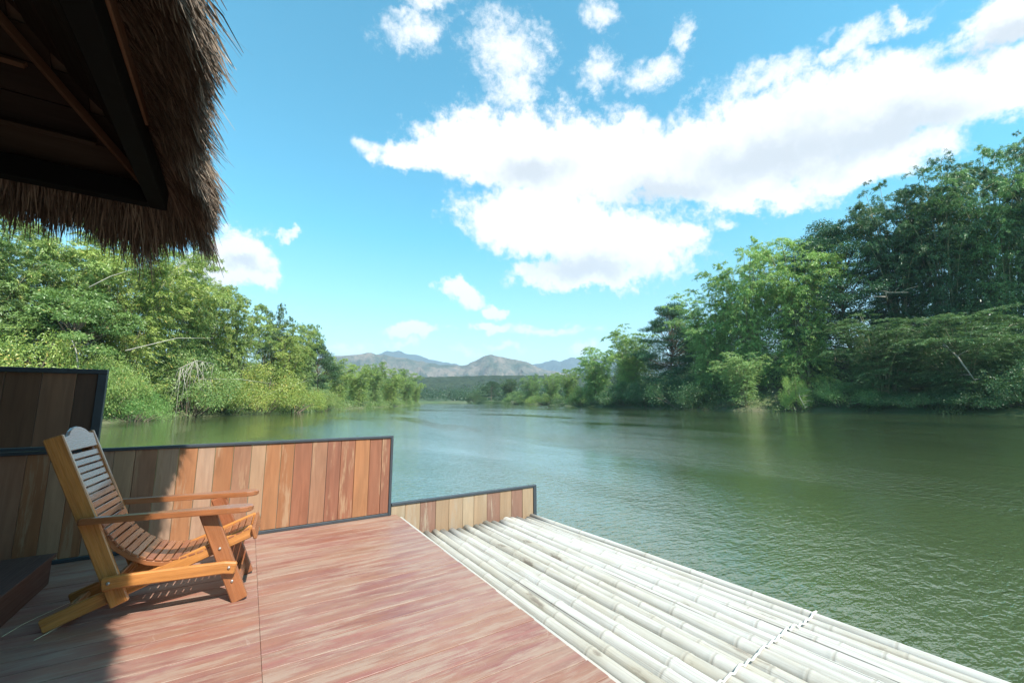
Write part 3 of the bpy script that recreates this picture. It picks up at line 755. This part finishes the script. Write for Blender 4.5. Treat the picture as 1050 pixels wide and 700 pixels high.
def bank_spots(poly, sgn, step, off, rng, rad, hh, n, xmax=1e9):
    S = []
    rr = random.Random(rng)
    for p, nn in along(poly, step):
        for _ in range(2):
            q = p + nn * sgn * rr.uniform(*off)
            z = float(ground_z(q[None, :])[0])
            r_ = rr.uniform(*rad)
            S.append((q[0], q[1], z - .2, r_, rr.uniform(*hh), int(n * r_ * r_)))
    return S
stuff_leaves('bank_undergrowth', 'low green undergrowth along the left waterline', 'undergrowth',
             bank_spots([(-22, 38), (-9, 43), (-7.7, 50), (-4.7, 57), (3, 64), (14, 87), (36, 125), (63, 175)], 1, 1.6, (-.5, 2.6), 3, (.8, 1.7), (.8, 2.4), 90), M['leaf_shrub'], (1.15, 1.2, 1.0), .26, 31)
stuff_leaves('bank_undergrowth', 'dark green undergrowth along the right waterline', 'undergrowth',
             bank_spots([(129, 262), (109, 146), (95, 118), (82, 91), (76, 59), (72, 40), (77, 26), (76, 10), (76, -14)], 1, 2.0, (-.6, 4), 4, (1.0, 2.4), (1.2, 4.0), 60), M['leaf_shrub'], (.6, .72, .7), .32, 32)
# the wood behind the front rows, read as one mass
stuff_leaves('forest_backdrop', 'dense mid green wood behind the left bank bamboo', 'wood',
             bank_spots([(-40, 32), (-20, 38.5), (-9, 46), (-7.7, 53), (-4.7, 60), (3, 68), (14, 90), (36, 125), (63, 175)], 1, 3.2, (9, 18), 5, (2.2, 3.6), (6, 11.0), 130), M['leaf_bamboo'], (1.1, 1.2, 1.0), .30, 33)
stuff_leaves('forest_backdrop', 'dense dark wood rising behind the right bank', 'wood',
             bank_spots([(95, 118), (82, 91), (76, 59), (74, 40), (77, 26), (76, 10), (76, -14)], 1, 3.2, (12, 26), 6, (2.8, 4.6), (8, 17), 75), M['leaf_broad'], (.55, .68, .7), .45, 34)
def far_wood():
    rs = random.Random(9); S = []
    for _ in range(620):
        a = R(rs.uniform(14, 52)); r_ = rs.uniform(300, 640)
        x, y = math.sin(a) * r_, math.cos(a) * r_
        p = np.array([[x, y]])
        if shore_dist(p)[0] < 14 or (x < 150 and y > 340 and y < 366): continue
        S.append((x, y, float(ground_z(p)[0]), rs.uniform(4, 8), rs.uniform(9, 17), 210))
    return S
stuff_leaves('far_wood', 'dark far wood across the river bend under the hills', 'wood', far_wood(), M['leaf_broad'], (.5, .62, .62), 1.5, 35)
M_grass = plain('meadow_grass', (.028, .055, .018), .9, 0, .3, 1.0)
def meadow():
    b = MB()
    n = 30
    for i in range(n + 1):
        u = i / n; x = 104 + 62 * u; y = 352 + 10 * u
        b.v += [(x, y, -.35), (x + 4, y + 22, 3.0 + math.sin(i) * .3), (x + 8, y + 60, 4.5 + math.sin(i * .7) * .5)]
    for i in range(n):
        for k in range(2):
            q = (i * 3 + k, (i + 1) * 3 + k, (i + 1) * 3 + k + 1, i * 3 + k + 1)
            b.face(q, ((0, 0),) * 4, ((0, 0),) * 4, .5, True)
    return tag(b.build('meadow', M_grass), kind='structure')
meadow()

def dead_branch(name, pts, r0, twigs, label, seed, cat='branch', hang=0.0):
    rs = np.random.RandomState(seed); b = MB()
    P = [Vector(p) for p in pts]
    b.tube(P, list(np.linspace(r0, r0 * .3, len(P))), 6, True)
    for _ in range(twigs):
        i = rs.randint(1, len(P)); o = P[i - 1].lerp(P[i], rs.rand())
        d = Vector(rs.normal(size=3)).normalized() * rs.uniform(1.0, 3.0); d.z = abs(d.z) * .3 if hang == 0 else -hang * (1 + abs(d.z))
        b.tube([o, o + d * .5 + Vector((0, 0, .1)), o + d], [r0 * .34, r0 * .24, r0 * .1], 5, True)
    return tag(b.build(name, M['pale_bark']), label, cat)
dead_branch('bare_cane', [(-9.0, 46.2, 5.4), (-6.0, 48.5, 7.0), (-3.5, 51, 7.5)], .045, 0, 'pale bare cane arching right in front of the left bamboo', 1, 'cane')
dead_branch('bare_cane', [(-4.6, 55.8, 3.6), (-1.0, 57.5, 3.75), (3.0, 60, 3.3)], .04, 0, 'pale bare cane lying almost level over the yellow olive bush', 2, 'cane')
dead_branch('bare_cane', [(-11.4, 45.0, 10.2), (-10.4, 45.6, 11.4), (-9.2, 46.2, 12.4)], .04, 0, 'short pale cane pointing up right below the thatch fringe', 3, 'cane')
dead_branch('bare_cane', [(-10.9, 44.2, 2.6), (-11.4, 44.3, 5.0), (-11.9, 44.5, 6.2)], .07, 1, 'thick pale leaning stem above the dark board screen', 4, 'stem')
dead_branch('bare_cane', [(.5, 62.5, 1.4), (4.0, 65, 3.0), (7.5, 69, 4.4)], .045, 1, 'pale bare cane slanting up through the lime bush', 5, 'cane')
dead_branch('dead_branch', [(77.2, 15.5, 8.6), (76.0, 14.2, 6.8), (76.2, 13.0, 3.6)], .16, 3, 'pale dead limb hanging in the dark hollow at the right', 6)
dead_branch('dead_branch', [(82.5, 22.0, 16.5), (79.5, 21.3, 17.3), (78.6, 18.6, 16.6)], .10, 10, 'bare twiggy dead branch high on the dark trees at the right', 7)
dead_branch('dead_branch', [(75.8, 32.4, 3.4), (73.8, 31.8, 2.0), (72.6, 30.6, .2)], .06, 9, 'fan of dead twigs drooping to the water beside the vine column', 8)
dead_branch('dead_branch', [(-6.2, 53.0, 4.4), (-4.9, 53.8, 5.4), (-3.2, 55.2, 5.2)], .05, 26, 'tangle of grey bare stems hanging over the left shore', 9, hang=1.9)

# ------------------------------------------------------------------ deck, fences, step
def build_deck():
    b = MB(); rr = random.Random(4)
    y = -2.6; pitch = .148
    while y < 4.765:
        x1 = 1.495 + rr.uniform(-.003, .003)
        b.box((-5.2, y, -.028), (.1485, y + pitch - .0060, rr.uniform(-.0012, .0012)), 'X', .0008, rr.random())
        b.box((.150, y, -.028), (x1, y + pitch - .0060, rr.uniform(-.0012, .0012)), 'X', .0008, rr.random())
        y += pitch
    o = b.build('deck', M['deck']); tag(o, kind='structure')
    f = MB()
    for x in (-5.0, -3.4, -1.7, 0.148, 1.40): f.box((x - .05, -2.6, -.15), (x + .05, 4.7, -.0305), 'Y', .004)
    for yy in (-2.4, 1.0, 4.4): f.box((-5.1, yy - .06, -.27), (1.42, yy + .06, -.152), 'X', .004)
    f.build('joist', M['float'], o)
    for x in (-4.2, -1.9, .6):
        p = MB(); p.tube([(x, -2.7, -.52), (x, -2.65, -.52), (x, 4.65, -.52), (x, 4.7, -.52)], [.2, .25, .25, .2], 16); p.build('float', M['float'], o)
    e = MB(); e.sweep([(1.522, -2.6, -.045), (1.520, 4.74, -.045)], .042, .05, (1, 0, 0), .006); e.build('edge_strip', M['edge_strip'], o)
    return o
build_deck()

def fence(name, x0, x1, y, z0, z1, mat, label, cap, posts, wmin=.115, wmax=.165, bottom=True, seed=1, boards='boards', cat='fence'):
    rr = random.Random(seed)
    r = tag(empty(name, (x1, y, z0)), label, cat)
    off = Vector((-x1, -y, -z0))
    b = MB(); x = x0; prev = None
    while x < x1 - posts - .001:
        wd = rr.uniform(wmin, wmax)
        if x + wd > x1 - posts - .06: wd = x1 - posts - x
        v = rr.random()
        while prev is not None and abs(v - prev) < .13: v = rr.random()
        prev = v
        dy = rr.uniform(-.002, .002)
        b.box(Vector((x + .0015, y + dy, z0 + (.03 if bottom else 0))) + off, Vector((x + wd - .0015, y + .022 + dy, z1 - cap)) + off, 'Z', .0025, v)
        x += wd
    b.build(boards, mat, r)
    c = MB(); c.box(Vector((x0, y - .014, z1 - cap + .001)) + off, Vector((x1, y + .036, z1)) + off, 'X', .003); c.build('top_rail', M['frame'], r)
    if bottom:
        c = MB(); c.box(Vector((x0, y - .014, z0)) + off, Vector((x1 - posts - .001, y + .036, z0 + .028)) + off, 'X', .003); c.build('bottom_rail', M['frame'], r)
    c = MB(); c.box(Vector((x1 - posts, y - .014, z0)) + off, Vector((x1, y + .036, z1 - cap - .001)) + off, 'Z', .003); c.build('end_post', M['frame'], r)
    for xb in np.arange(x0 + .5, x1 - .3, 1.3):
        c = MB(); c.box(Vector((xb, y + .026, z0)) + off, Vector((xb + .05, y + .07, z1 - cap)) + off, 'Z', .003); c.build('back_post', M['frame'], r)
    return r
fence('board_fence', -5.2, 1.425, 4.79, .001, .862, M['fence'], 'long fence of mixed brown vertical boards along the far deck edge', .026, .028, seed=3)
fence('board_fence', 1.435, 3.41, 4.80, -.40, .122, M['pale_fence'], 'low bleached board fence beside the ends of the bamboo poles', .028, .05, .15, .19, bottom=False, seed=8)
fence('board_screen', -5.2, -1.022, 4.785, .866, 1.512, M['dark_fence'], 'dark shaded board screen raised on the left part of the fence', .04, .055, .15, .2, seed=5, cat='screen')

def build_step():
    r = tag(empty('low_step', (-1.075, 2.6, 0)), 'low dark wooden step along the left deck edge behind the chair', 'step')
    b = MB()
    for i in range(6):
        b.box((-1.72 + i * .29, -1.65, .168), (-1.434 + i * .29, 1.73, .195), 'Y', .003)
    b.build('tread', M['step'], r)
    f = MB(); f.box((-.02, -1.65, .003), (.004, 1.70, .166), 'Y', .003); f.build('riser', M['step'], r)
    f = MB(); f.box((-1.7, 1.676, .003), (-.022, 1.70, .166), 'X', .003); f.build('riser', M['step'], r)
build_step()

# ------------------------------------------------------------------ bamboo raft
POLES = []
def build_raft():
    rr = random.Random(19)
    r = tag(empty('bamboo_raft', (1.55, 1.5, -.27)), 'raft of bleached bamboo poles lashed side by side along the deck', 'raft')
    off = Vector((-1.55, -1.5, .27))
    def pole(x, rad, z, y0, y1, name, skew):
        pts, rd, nd = [], [], []
        nodes = []; y = y0 + rr.uniform(.1, .3)
        while y < y1 - .05: nodes.append(y); y += rr.uniform(.34, .56)
        ys = sorted(set([y0, y1] + [yy + d for yy in nodes for d in (-.05, -.02, -.011, -.004, .004, .011, .02, .05) if y0 < yy + d < y1]))
        bow = rr.uniform(-.012, .012); ph = rr.uniform(0, 6)
        for yy in ys:
            u = (yy - y0) / (y1 - y0)
            xx = x + skew * (u - .5) + bow * math.sin(u * 7 + ph)
            zz = z + .5 * bow * math.sin(u * 5 + ph * 2)
            near = min([abs(yy - k) for k in nodes] + [9])
            k = 1.012 if near < .006 else 1.045 if near < .015 else 1.012 if near < .03 else .992
            pts.append(Vector((xx, yy, zz)) + off); rd.append(rad * k * (1.05 - .1 * u)); nd.append(1.0 if near < .006 else 0.0)
        b = MB(); n = 16; b.tube(pts, rd, n, True, rr.random())
        o = b.build(name, M['bamboo'], r)
        a = o.data.attributes.new('node', 'FLOAT', 'POINT')
        a.data.foreach_set('value', np.repeat(np.array(nd, np.float32), n))
        return o
    x = 1.575
    i = 0
    while x < 3.46:
        rad = rr.choice([.041, .045, .048, .051, .055, .059]) + rr.uniform(-.002, .002)
        if i > 15: rad = rr.uniform(.036, .046)
        xc = x + rad
        zt = -.205 + rr.uniform(-.014, .010) - (.02 if xc > 3.2 else 0)
        y1 = 4.76 - (rr.uniform(.0, .12) if i > 1 else .02)
        POLES.append((xc, rad, zt - rad))
        pole(xc, rad, zt - rad, -2.2 + rr.uniform(0, .4), y1, 'pole', rr.uniform(-.012, .012) - .36 * (xc - 1.6) / 1.8)
        x += 2 * rad + rr.uniform(-.006, .003); i += 1
        if i in (2, 3): x += .016
    for k in range(9):
        rad = .055; pole(1.66 + k * .21, rad, -.40, -2.0, 4.6, 'under_pole', 0)
    def top(x):
        z = -.30
        for xc, rad, zc in POLES:
            d = abs(x - xc)
            if d < rad: z = max(z, zc + math.sqrt(rad * rad - d * d))
        return z
    def rope(y, xa, xb, thick, wob, slope):
        pts = []; n = int((xb - xa) / .012)
        for k in range(n + 1):
            xx = xa + (xb - xa) * k / n
            zz = max(top(xx - .012), top(xx), top(xx + .012)) + thick * 1.05
            yy = y + slope * (xx - xa) + wob * math.sin(k * .75) 
            pts.append(Vector((xx, yy, max(zz, -.262))) + off)
        b = MB(); b.tube(pts, thick, 7, True); b.build('lashing_rope', M['rope'], r)
    rope(1.42, 1.6, 3.50, .0072, .003, .06)
    for k, (x_, y_) in enumerate([(1.70, 1.36), (1.76, 1.42), (1.82, 1.40)]):
        b = MB(); c = Vector((x_, y_, top(x_) + .02)) + off
        b.tube([c + Vector((.045 * math.cos(t), .02 * math.sin(2 * t), .035 * math.sin(t))) for t in np.linspace(0, 6.28, 22)], .011, 7, False); b.build('knot', M['rope'], r)
    # cross bars that carry the poles
    for y_ in (-1.4, 1.4, 4.2):
        b = MB(); b.tube([Vector((1.57, y_, -.345)) + off, Vector((3.5, y_, -.345)) + off], .03, 10); b.build('cross_bar', M['bamboo'], r)
build_raft()

# ------------------------------------------------------------------ the lounge chair (local x forward, y to the far side, origin under the near front leg)
def build_chair():
    r = tag(empty('lounge_chair', (.040, 3.325, 0), R(-4.2)), 'varnished wooden slatted lounge chair on the deck, half in shade', 'chair')
    ox = -.035
    N, FAR = 0.0, .455                         # planes of the two front legs
    def part(name, mat, fn):
        b = MB(); fn(b); return b.build(name, mat, r)
    def bolt(parent, x, y, z, ny):
        b = MB(); b.tube([(x, y, z), (x, y + ny * .006, z), (x, y + ny * .009, z)], [.008, .008, .005], 10); b.build('bolt', M['bolt'], parent)
    for side, y in ((-1, N), (1, FAR)):
        inn = -side                            # direction towards the seat
        def Y(d): return y + inn * d
        # curved seat: runner, back post, rails
        o = part('runner', M['gold'], lambda b: b.sweep([(-.875 + ox, Y(.052), .034), (.085 + ox, Y(.052), .405)], .032, .075, (0, 1, 0), .006))
        leg = part('front_leg', M['redwood'], lambda b: b.sweep([(.045 + ox, Y(0), .004), (-.170 + ox, Y(0), .560)], .040, .088, (0, 1, 0), .006))
        bolt(leg, -.085 + ox, Y(-.0195), .335, side); bolt(leg, -.005 + ox, Y(-.0195), .13, side)
        post = part('back_post', M['gold'], lambda b: b.sweep([(-.545 + ox, Y(.018), .095), (-.70 + ox, Y(.018), .49), (-.928 + ox, Y(.018), 1.048)], .026, .086, (0, 1, 0), .005))
        rail = part('side_rail', M['gold'], lambda b: b.sweep([(-.625 + ox, Y(-.041), .230), (-.56 + ox, Y(-.041), .238), (-.05 + ox, Y(-.041), .224), (.012 + ox, Y(-.041), .212)], .030, .072, (0, 1, 0), .008))
        bolt(rail, -.59 + ox, Y(-.0575), .24, side); bolt(rail, -.025 + ox, Y(-.0575), .225, side)
        # armrest: slim at the back, broad and round at the front
        outl = []
        for u, hw in ((-.76, .012), (-.75, .018), (-.68, .021), (-.45, .027), (-.2, .046), (-.06, .059), (.01, .060), (.05, .050), (.072, .028), (.08, .0)):
            outl.append((u, -hw))
        outl += [(u, hw) for u, hw in ((.072, .028), (.05, .050), (.01, .060), (-.06, .059), (-.2, .046), (-.45, .027), (-.68, .021), (-.75, .018), (-.76, .012))]
        arm = part('armrest', M['redwood'], lambda b: b.prism(outl, (ox, Y(-.030), .568), (1, 0, -.018), (0, 1, 0), .034))
        # side of the curved slat bed
        curve = [(-.905, 1.03), (-.868, .93), (-.815, .80), (-.765, .69), (-.715, .58), (-.665, .485), (-.605, .405), (-.53, .34), (-.45, .297), (-.37, .277), (-.28, .277), (-.19, .299), (-.10, .335), (0, .378), (.07, .408)]
        part('seat_frame', M['redwood'], lambda b: b.sweep([(x + ox, Y(.052), z - .005) for x, z in curve], .03, .028, (0, 1, 0), .004))
    C = np.array(curve)
    seg = np.hypot(*np.diff(C, axis=0).T); cum = np.concatenate([[0], np.cumsum(seg)])
    ymid = (N + FAR) / 2; half = FAR / 2 - .034
    n = 31; s0 = .115
    for k in range(n):
        s = s0 + (cum[-1] - s0 - .02) * k / (n - 1)
        p = np.array([np.interp(s, cum, C[:, 0]), np.interp(s, cum, C[:, 1])])
        q = np.array([np.interp(s + .01, cum, C[:, 0]), np.interp(s + .01, cum, C[:, 1])]) - np.array([np.interp(s - .01, cum, C[:, 0]), np.interp(s - .01, cum, C[:, 1])])
        q /= np.linalg.norm(q); nrm = np.array([-q[1], q[0]]) 
        if nrm[1] < 0: nrm = -nrm
        c = p + nrm * .016
        wd = (cum[-1] - s0) / (n - 1) - .0085
        part('slat', M['slat'], lambda b: b.sweep([(c[0] + ox, ymid - half, c[1]), (c[0] + ox, ymid + half, c[1])], wd, .013, (q[0], 0, q[1]), .003))
    # head board with a raised middle
    out = [(-half - .005, 0), (half + .005, 0), (half + .005, .085), (half - .05, .092), (half - .09, .118), (.05, .137), (0, .142), (-.05, .137), (-half + .09, .118), (-half + .05, .092), (-half - .005, .085)]
    hb = (Vector((-.905, 0, 1.03)) - Vector((-.868, 0, .93))).normalized()
    part('head_board', M['slat'], lambda b: b.prism(out, (-.874 + ox + .010, ymid, .962), (0, 1, 0), hb, .022))
    part('front_board', M['redwood'], lambda b: b.sweep([(.092 + ox, ymid - half - .03, .392), (.092 + ox, ymid + half + .03, .392)], .022, .075, (1, 0, .3), .006))
    part('stretcher', M['redwood'], lambda b: b.sweep([(.018 + ox, N + .022, .085), (.018 + ox, FAR - .022, .085)], .028, .06, (1, 0, .3), .005))
    part('stretcher', M['gold'], lambda b: b.sweep([(-.80 + ox, N + .080, .062), (-.80 + ox, FAR - .080, .062)], .05, .028, (1, 0, .4), .005))
    part('stretcher', M['gold'], lambda b: b.sweep([(-.585 + ox, N + .045, .20), (-.585 + ox, FAR - .045, .20)], .03, .05, (1, 0, .4), .005))
build_chair()

# ------------------------------------------------------------------ thatched roof over the deck
BX, BY, BZ = -.60, 3.71, 2.60           # outer corner of the eave beams, their underside
RX0, RY0 = -5.2, -2.6
SLOPE = .90
def build_roof():
    r = tag(empty('thatched_roof', (BX, BY, BZ), R(1.3)), 'thatched hip roof with shaggy straw eaves over the deck', 'roof')
    def P(x, y, z): return Vector((x - BX, y - BY, z - BZ))
    def part(name, mat, fn):
        b = MB(); fn(b); return b.build(name, mat, r)
    part('eave_beam', M['black_beam'], lambda b: b.box(P(BX - .095, RY0, BZ), P(BX, BY, BZ + .14), 'Y', .005))
    part('eave_beam', M['black_beam'], lambda b: b.box(P(RX0, BY - .095, BZ + .001), P(BX - .096, BY - .001, BZ + .141), 'X', .005))
    part('eave_beam', M['black_beam'], lambda b: b.box(P(RX0, RY0, BZ), P(BX - .121, RY0 + .12, BZ + .16), 'X', .005))
    part('fascia', M['rafter_wood'], lambda b: b.box(P(BX + .002, RY0, BZ + .10), P(BX + .016, 2.75, BZ + .175), 'Y', .003))
    half = (BX - RX0) / 2; top = BZ + .17 + half * SLOPE; xm = (BX + RX0) / 2
    hipA = P(BX - .10, BY - .10, BZ + .10); hipT = P(xm, BY - half, top - .07)
    part('hip_rafter', M['rafter_wood'], lambda b: b.sweep([hipA, hipT], .024, .05, (1, -1, 0), .004))
    hipB = P(BX - .05, RY0 + .05, BZ + .15); hipU = P(xm, RY0 + half, top - .07)
    part('hip_rafter', M['rafter_wood'], lambda b: b.sweep([hipB, hipU], .05, .055, (1, 1, 0), .004))
    # battens on the front slope run along x, on the right slope along y
    for k, d in enumerate((.16, .42, .70, 1.0, 1.35, 1.75)):
        part('batten', M['rafter_wood'] if k % 2 else M['dark_wood'], lambda b: b.sweep([P(RX0 + d, BY - .06 - d, BZ + .135 + d * SLOPE), P(BX - .19 - d, BY - .06 - d, BZ + .135 + d * SLOPE)], .028, .05, (0, 1, -SLOPE), .003))
    # ceiling boards: one sheet of boards per slope
    def boards_right(b):
        n = 16
        for i in range(n):
            d0, d1 = half * i / n, half * (i + 1) / n - .004
            dm = (d0 + d1) / 2
            b.sweep([P(BX - .02 - dm, RY0 + dm, BZ + .175 + dm * SLOPE), P(BX - .02 - dm, BY - .02 - dm, BZ + .175 + dm * SLOPE)], (d1 - d0) * math.hypot(1, SLOPE), .015, (1, 0, -SLOPE), .002)
    def boards_front(b):
        n = 16
        for i in range(n):
            d0, d1 = half * i / n, half * (i + 1) / n - .004
            dm = (d0 + d1) / 2
            b.sweep([P(RX0 + dm, BY - .02 - dm, BZ + .175 + dm * SLOPE), P(BX - .02 - dm, BY - .02 - dm, BZ + .175 + dm * SLOPE)], (d1 - d0) * math.hypot(1, SLOPE), .015, (0, 1, -SLOPE), .002)
    def boards_left(b):
        b.sweep([P(RX0 + half / 2, RY0 + half / 2, BZ + .18 + half / 2 * SLOPE), P(RX0 + half / 2, BY - half / 2, BZ + .18 + half / 2 * SLOPE)], half * math.hypot(1, SLOPE), .015, (1, 0, SLOPE), .002)
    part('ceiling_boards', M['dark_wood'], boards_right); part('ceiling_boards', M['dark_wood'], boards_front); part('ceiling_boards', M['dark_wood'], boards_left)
    for px, py in ((-2.9, BY - .06), (RX0 + .06, BY - .06), (BX - .06, RY0 + .06), (RX0 + .06, RY0 + .06)):
        part('post', M['black_beam'], lambda b: b.box(P(px - .06, py - .06, .002), P(px + .06, py + .06, BZ - .002), 'Z', .004))
    # thatch: a thick core and some fifty thousand straws
    rs = np.random.RandomState(8)
    OUT = .11; TH = .24
    V = []; F = []
    def ring(off, z): return [(BX + off, BY + off, z), (RX0 - off, BY + off, z), (RX0 - off, RY0 - off, z), (BX + off, RY0 - off, z)]
    z_at = lambda off: BZ + .195 - off * SLOPE
    rings = [ring(-half + .01, z_at(-half + .01)), ring(-.05, z_at(-.05)), ring(OUT, z_at(OUT)), ring(OUT + .10, z_at(OUT) + .13), ring(-.05, z_at(-.05) + TH), ring(-half + .01, z_at(-half) + TH + .05)]
    for rg in rings: V += [(x - BX, y - BY, z - BZ) for x, y, z in rg]
    for i in range(5):
        for k in range(4): F.append((i * 4 + k, i * 4 + (k + 1) % 4, (i + 1) * 4 + (k + 1) % 4, (i + 1) * 4 + k))
    F.append((20, 21, 22, 23))
    SV = []; SR = []
    def straws(n, side, lo, hi, off_rng, z_rng, len_rng, droop, curl, tone):
        a = rs.uniform(lo, hi, n); off = rs.uniform(*off_rng, n); dz = rs.uniform(*z_rng, n)
        ln = rs.uniform(*len_rng, n) * (1 + .22 * np.sin(a * 5.1 + side) * np.sin(a * 2.3 + 1))
        o = np.array([1, 0, 0]) if side == 0 else np.array([0, 1, 0])
        al = np.array([0, 1, 0]) if side == 0 else np.array([1, 0, 0])
        base = np.zeros((n, 3))
        lim = off
        if side == 0: base[:, 0] = BX + off; base[:, 1] = np.minimum(a, BY + off)
        else: base[:, 1] = BY + off; base[:, 0] = np.minimum(a, BX + off)
        if side == 0:                     # the right eave swells towards the water, tied in bundles
            swell = .04 * np.clip((BY - .4 - a) / 2.0, 0, 1) + .10 * (np.abs(np.sin((a - 2.72) * math.pi / 1.5)) - .66)
            base[:, 0] += swell * np.clip((off + .02) / .12, 0, 1)
        base[:, 2] = z_at(off) + dz
        corner = np.clip(((a - ((BY if side == 0 else BX) - .35)) / .6), 0, 1)
        lump = .16 * np.sin(a * 7.3 + 2.0) + .12 * np.sin(a * 13.7) + .10 * np.sin(a * 31.0 + 1)
        d = np.zeros((n, 3))
        d += o * (1.0 - .25 * droop) ; d[:, 2] -= SLOPE * (.85 + droop)
        d += al * (corner * .75)[:, None] + al * rs.normal(size=(n, 1)) * .20 + o * rs.normal(size=(n, 1)) * .14
        d[:, 2] += rs.normal(size=n) * .14
        d = unit(d)
        ln = ln * (1 + lump)
        mid = base + d * (ln * .55)[:, None]
        d2 = d.copy(); d2[:, 2] -= curl * rs.uniform(.3, 1.4, n); d2 += rs.normal(size=(n, 3)) * .12; d2 = unit(d2)
        tip = mid + d2 * (ln * .45)[:, None]
        sd = unit(np.cross(d, rs.normal(size=(n, 3)))) * rs.uniform(.0022, .0056, n)[:, None]
        v = np.empty((n, 6, 3)); v[:, 0] = base - sd; v[:, 1] = base + sd; v[:, 2] = mid + sd * .9; v[:, 3] = mid - sd * .9; v[:, 4] = tip + sd * .2; v[:, 5] = tip - sd * .2
        v -= np.array([BX, BY, BZ])
        SV.append(v); SR.append(np.clip(rs.rand(n) ** 1.3 * tone, 0, 1))
    FR, FL = BY + .30, -4.6
    # underside of the overhang, the shaggy rim and the outer coat, on the right eave (side 0) and the front eave (side 1)
    for side, lo, hi, k in ((0, -.6, BY + .26, 1.0), (1, -2.6, BX + .22, 1.0)):
        L = hi - lo
        straws(int(2600 * L * k), side, lo, hi, (-.02, .15), (-.02, .02), ((.13, .25), (.22, .40))[side], (.2, .45)[side], .3, .8)
        straws(int(2600 * L * k), side, lo, hi, (.06, .19), (-.02, .12), (.11, .22) if side == 0 else (.24, .46), (.6, 1.1)[side], .5, .9)
        straws(int(1500 * L * k), side, lo, hi, (.0, .17), (.10, .24), ((.16, .30), (.22, .40))[side], (.35, .6)[side], .5, 1.0)
        straws(int((60, 130)[side] * L * k), side, lo, hi, (.05, .19), (.02, .22), ((.14, .24), (.24, .42))[side], (.35, .6)[side], .8, 1.2)
    for side, lo, hi in ((0, RY0, -.6), (1, RX0, -2.6)):
        straws(int(500 * (hi - lo)), side, lo, hi, (.0, .27), (.0, .22), (.2, .4), .4, .4, .9)
    S = np.vstack(SV); n = len(S); nb = len(V)
    verts = np.vstack([np.array(V), S.reshape(-1, 3)])
    idx = nb + np.arange(n)[:, None] * 6
    quads = np.concatenate([idx + np.array([0, 1, 2, 3]), idx + np.array([3, 2, 4, 5])], 0)
    faces = F + quads.tolist()
    me = bpy.data.meshes.new('thatch'); me.from_pydata(verts.tolist(), [], faces)
    rn = np.concatenate([np.full(len(F), .2), np.concatenate(SR), np.concatenate(SR)])
    at = me.attributes.new('rnd', 'FLOAT', 'FACE'); at.data.foreach_set('value', rn.astype(np.float32))
    me.materials.append(M['straw'])
    o = bpy.data.objects.new('thatch', me); COL.objects.link(o); o.parent = r
build_roof()

def straw(label, pts):
    b = MB(); b.tube([Vector(p) for p in pts], [.0022, .0024, .0022, .0015][:len(pts)], 5, True)
    return tag(b.build('straw_stalk', M_stalk), label, 'straw')
M_stalk = plain('dry_stalk', (.55, .46, .32), .7, 0, .2, 20)
straw('long bent pale straw lying on the shaded deck by the left picture edge', [(-1.02, 3.50, .0035), (-.98, 3.62, .006), (-.94, 3.70, .0035), (-.84, 3.86, .0035)])
straw('short straight pale straw on the shaded deck in front of the chair foot', [(-.86, 3.36, .0035), (-.82, 3.44, .0035), (-.79, 3.50, .0035)])

# unseen walls behind and left of the camera, added to block sky fill
def build_fill_block_cabin():
    r = tag(empty('fill_block_cabin', (-3.0, .9, 0)), 'unseen dark timber walls under the thatched roof, added to block sky fill light', 'fill_block_cabin')
    rr = random.Random(6)
    def boards(b, horizontal, a0, a1, fixed):
        a = a0
        while a < a1:
            wd = min(rr.uniform(.15, .2), a1 - a)
            if horizontal: b.box((a + 3.0, fixed - .9, .20), (a + wd - .003 + 3.0, fixed + .025 - .9, 2.595), 'Z', .003)
            else: b.box((fixed + 3.0, a - .9, .20), (fixed + .025 + 3.0, a + wd - .003 - .9, 2.595), 'Z', .003)
            a += wd
    b = MB(); boards(b, True, -4.95, -.75, .9); b.build('wall', M['dark_fence'], r)
    b = MB(); boards(b, False, -2.4, .88, -.78); b.build('wall', M['dark_fence'], r)
    b = MB(); boards(b, False, .93, 3.55, -4.98); b.build('wall', M['dark_fence'], r)
build_fill_block_cabin()

# ------------------------------------------------------------------ haze between here and the mountains
HAZE = 1.6e-4
if HAZE > 0:
    bm = bmesh.new(); bmesh.ops.create_cube(bm, size=1.0)
    me = bpy.data.meshes.new('haze'); bm.to_mesh(me); bm.free()
    o = bpy.data.objects.new('haze', me); COL.objects.link(o)
    o.scale = (20000, 20000, 780); o.location = (0, 0, 390 - 5.0)
    m, t, out = new_mat('haze_air')
    v = t.n('ShaderNodeVolumePrincipled', {'Color': (.62, .80, 1.0, 1), 'Density': HAZE})
    t.L.new(v.outputs[0], out.inputs['Volume'])
    me.materials.append(m)
    tag(o, 'thin blue haze over the river valley', 'haze', None, 'stuff')
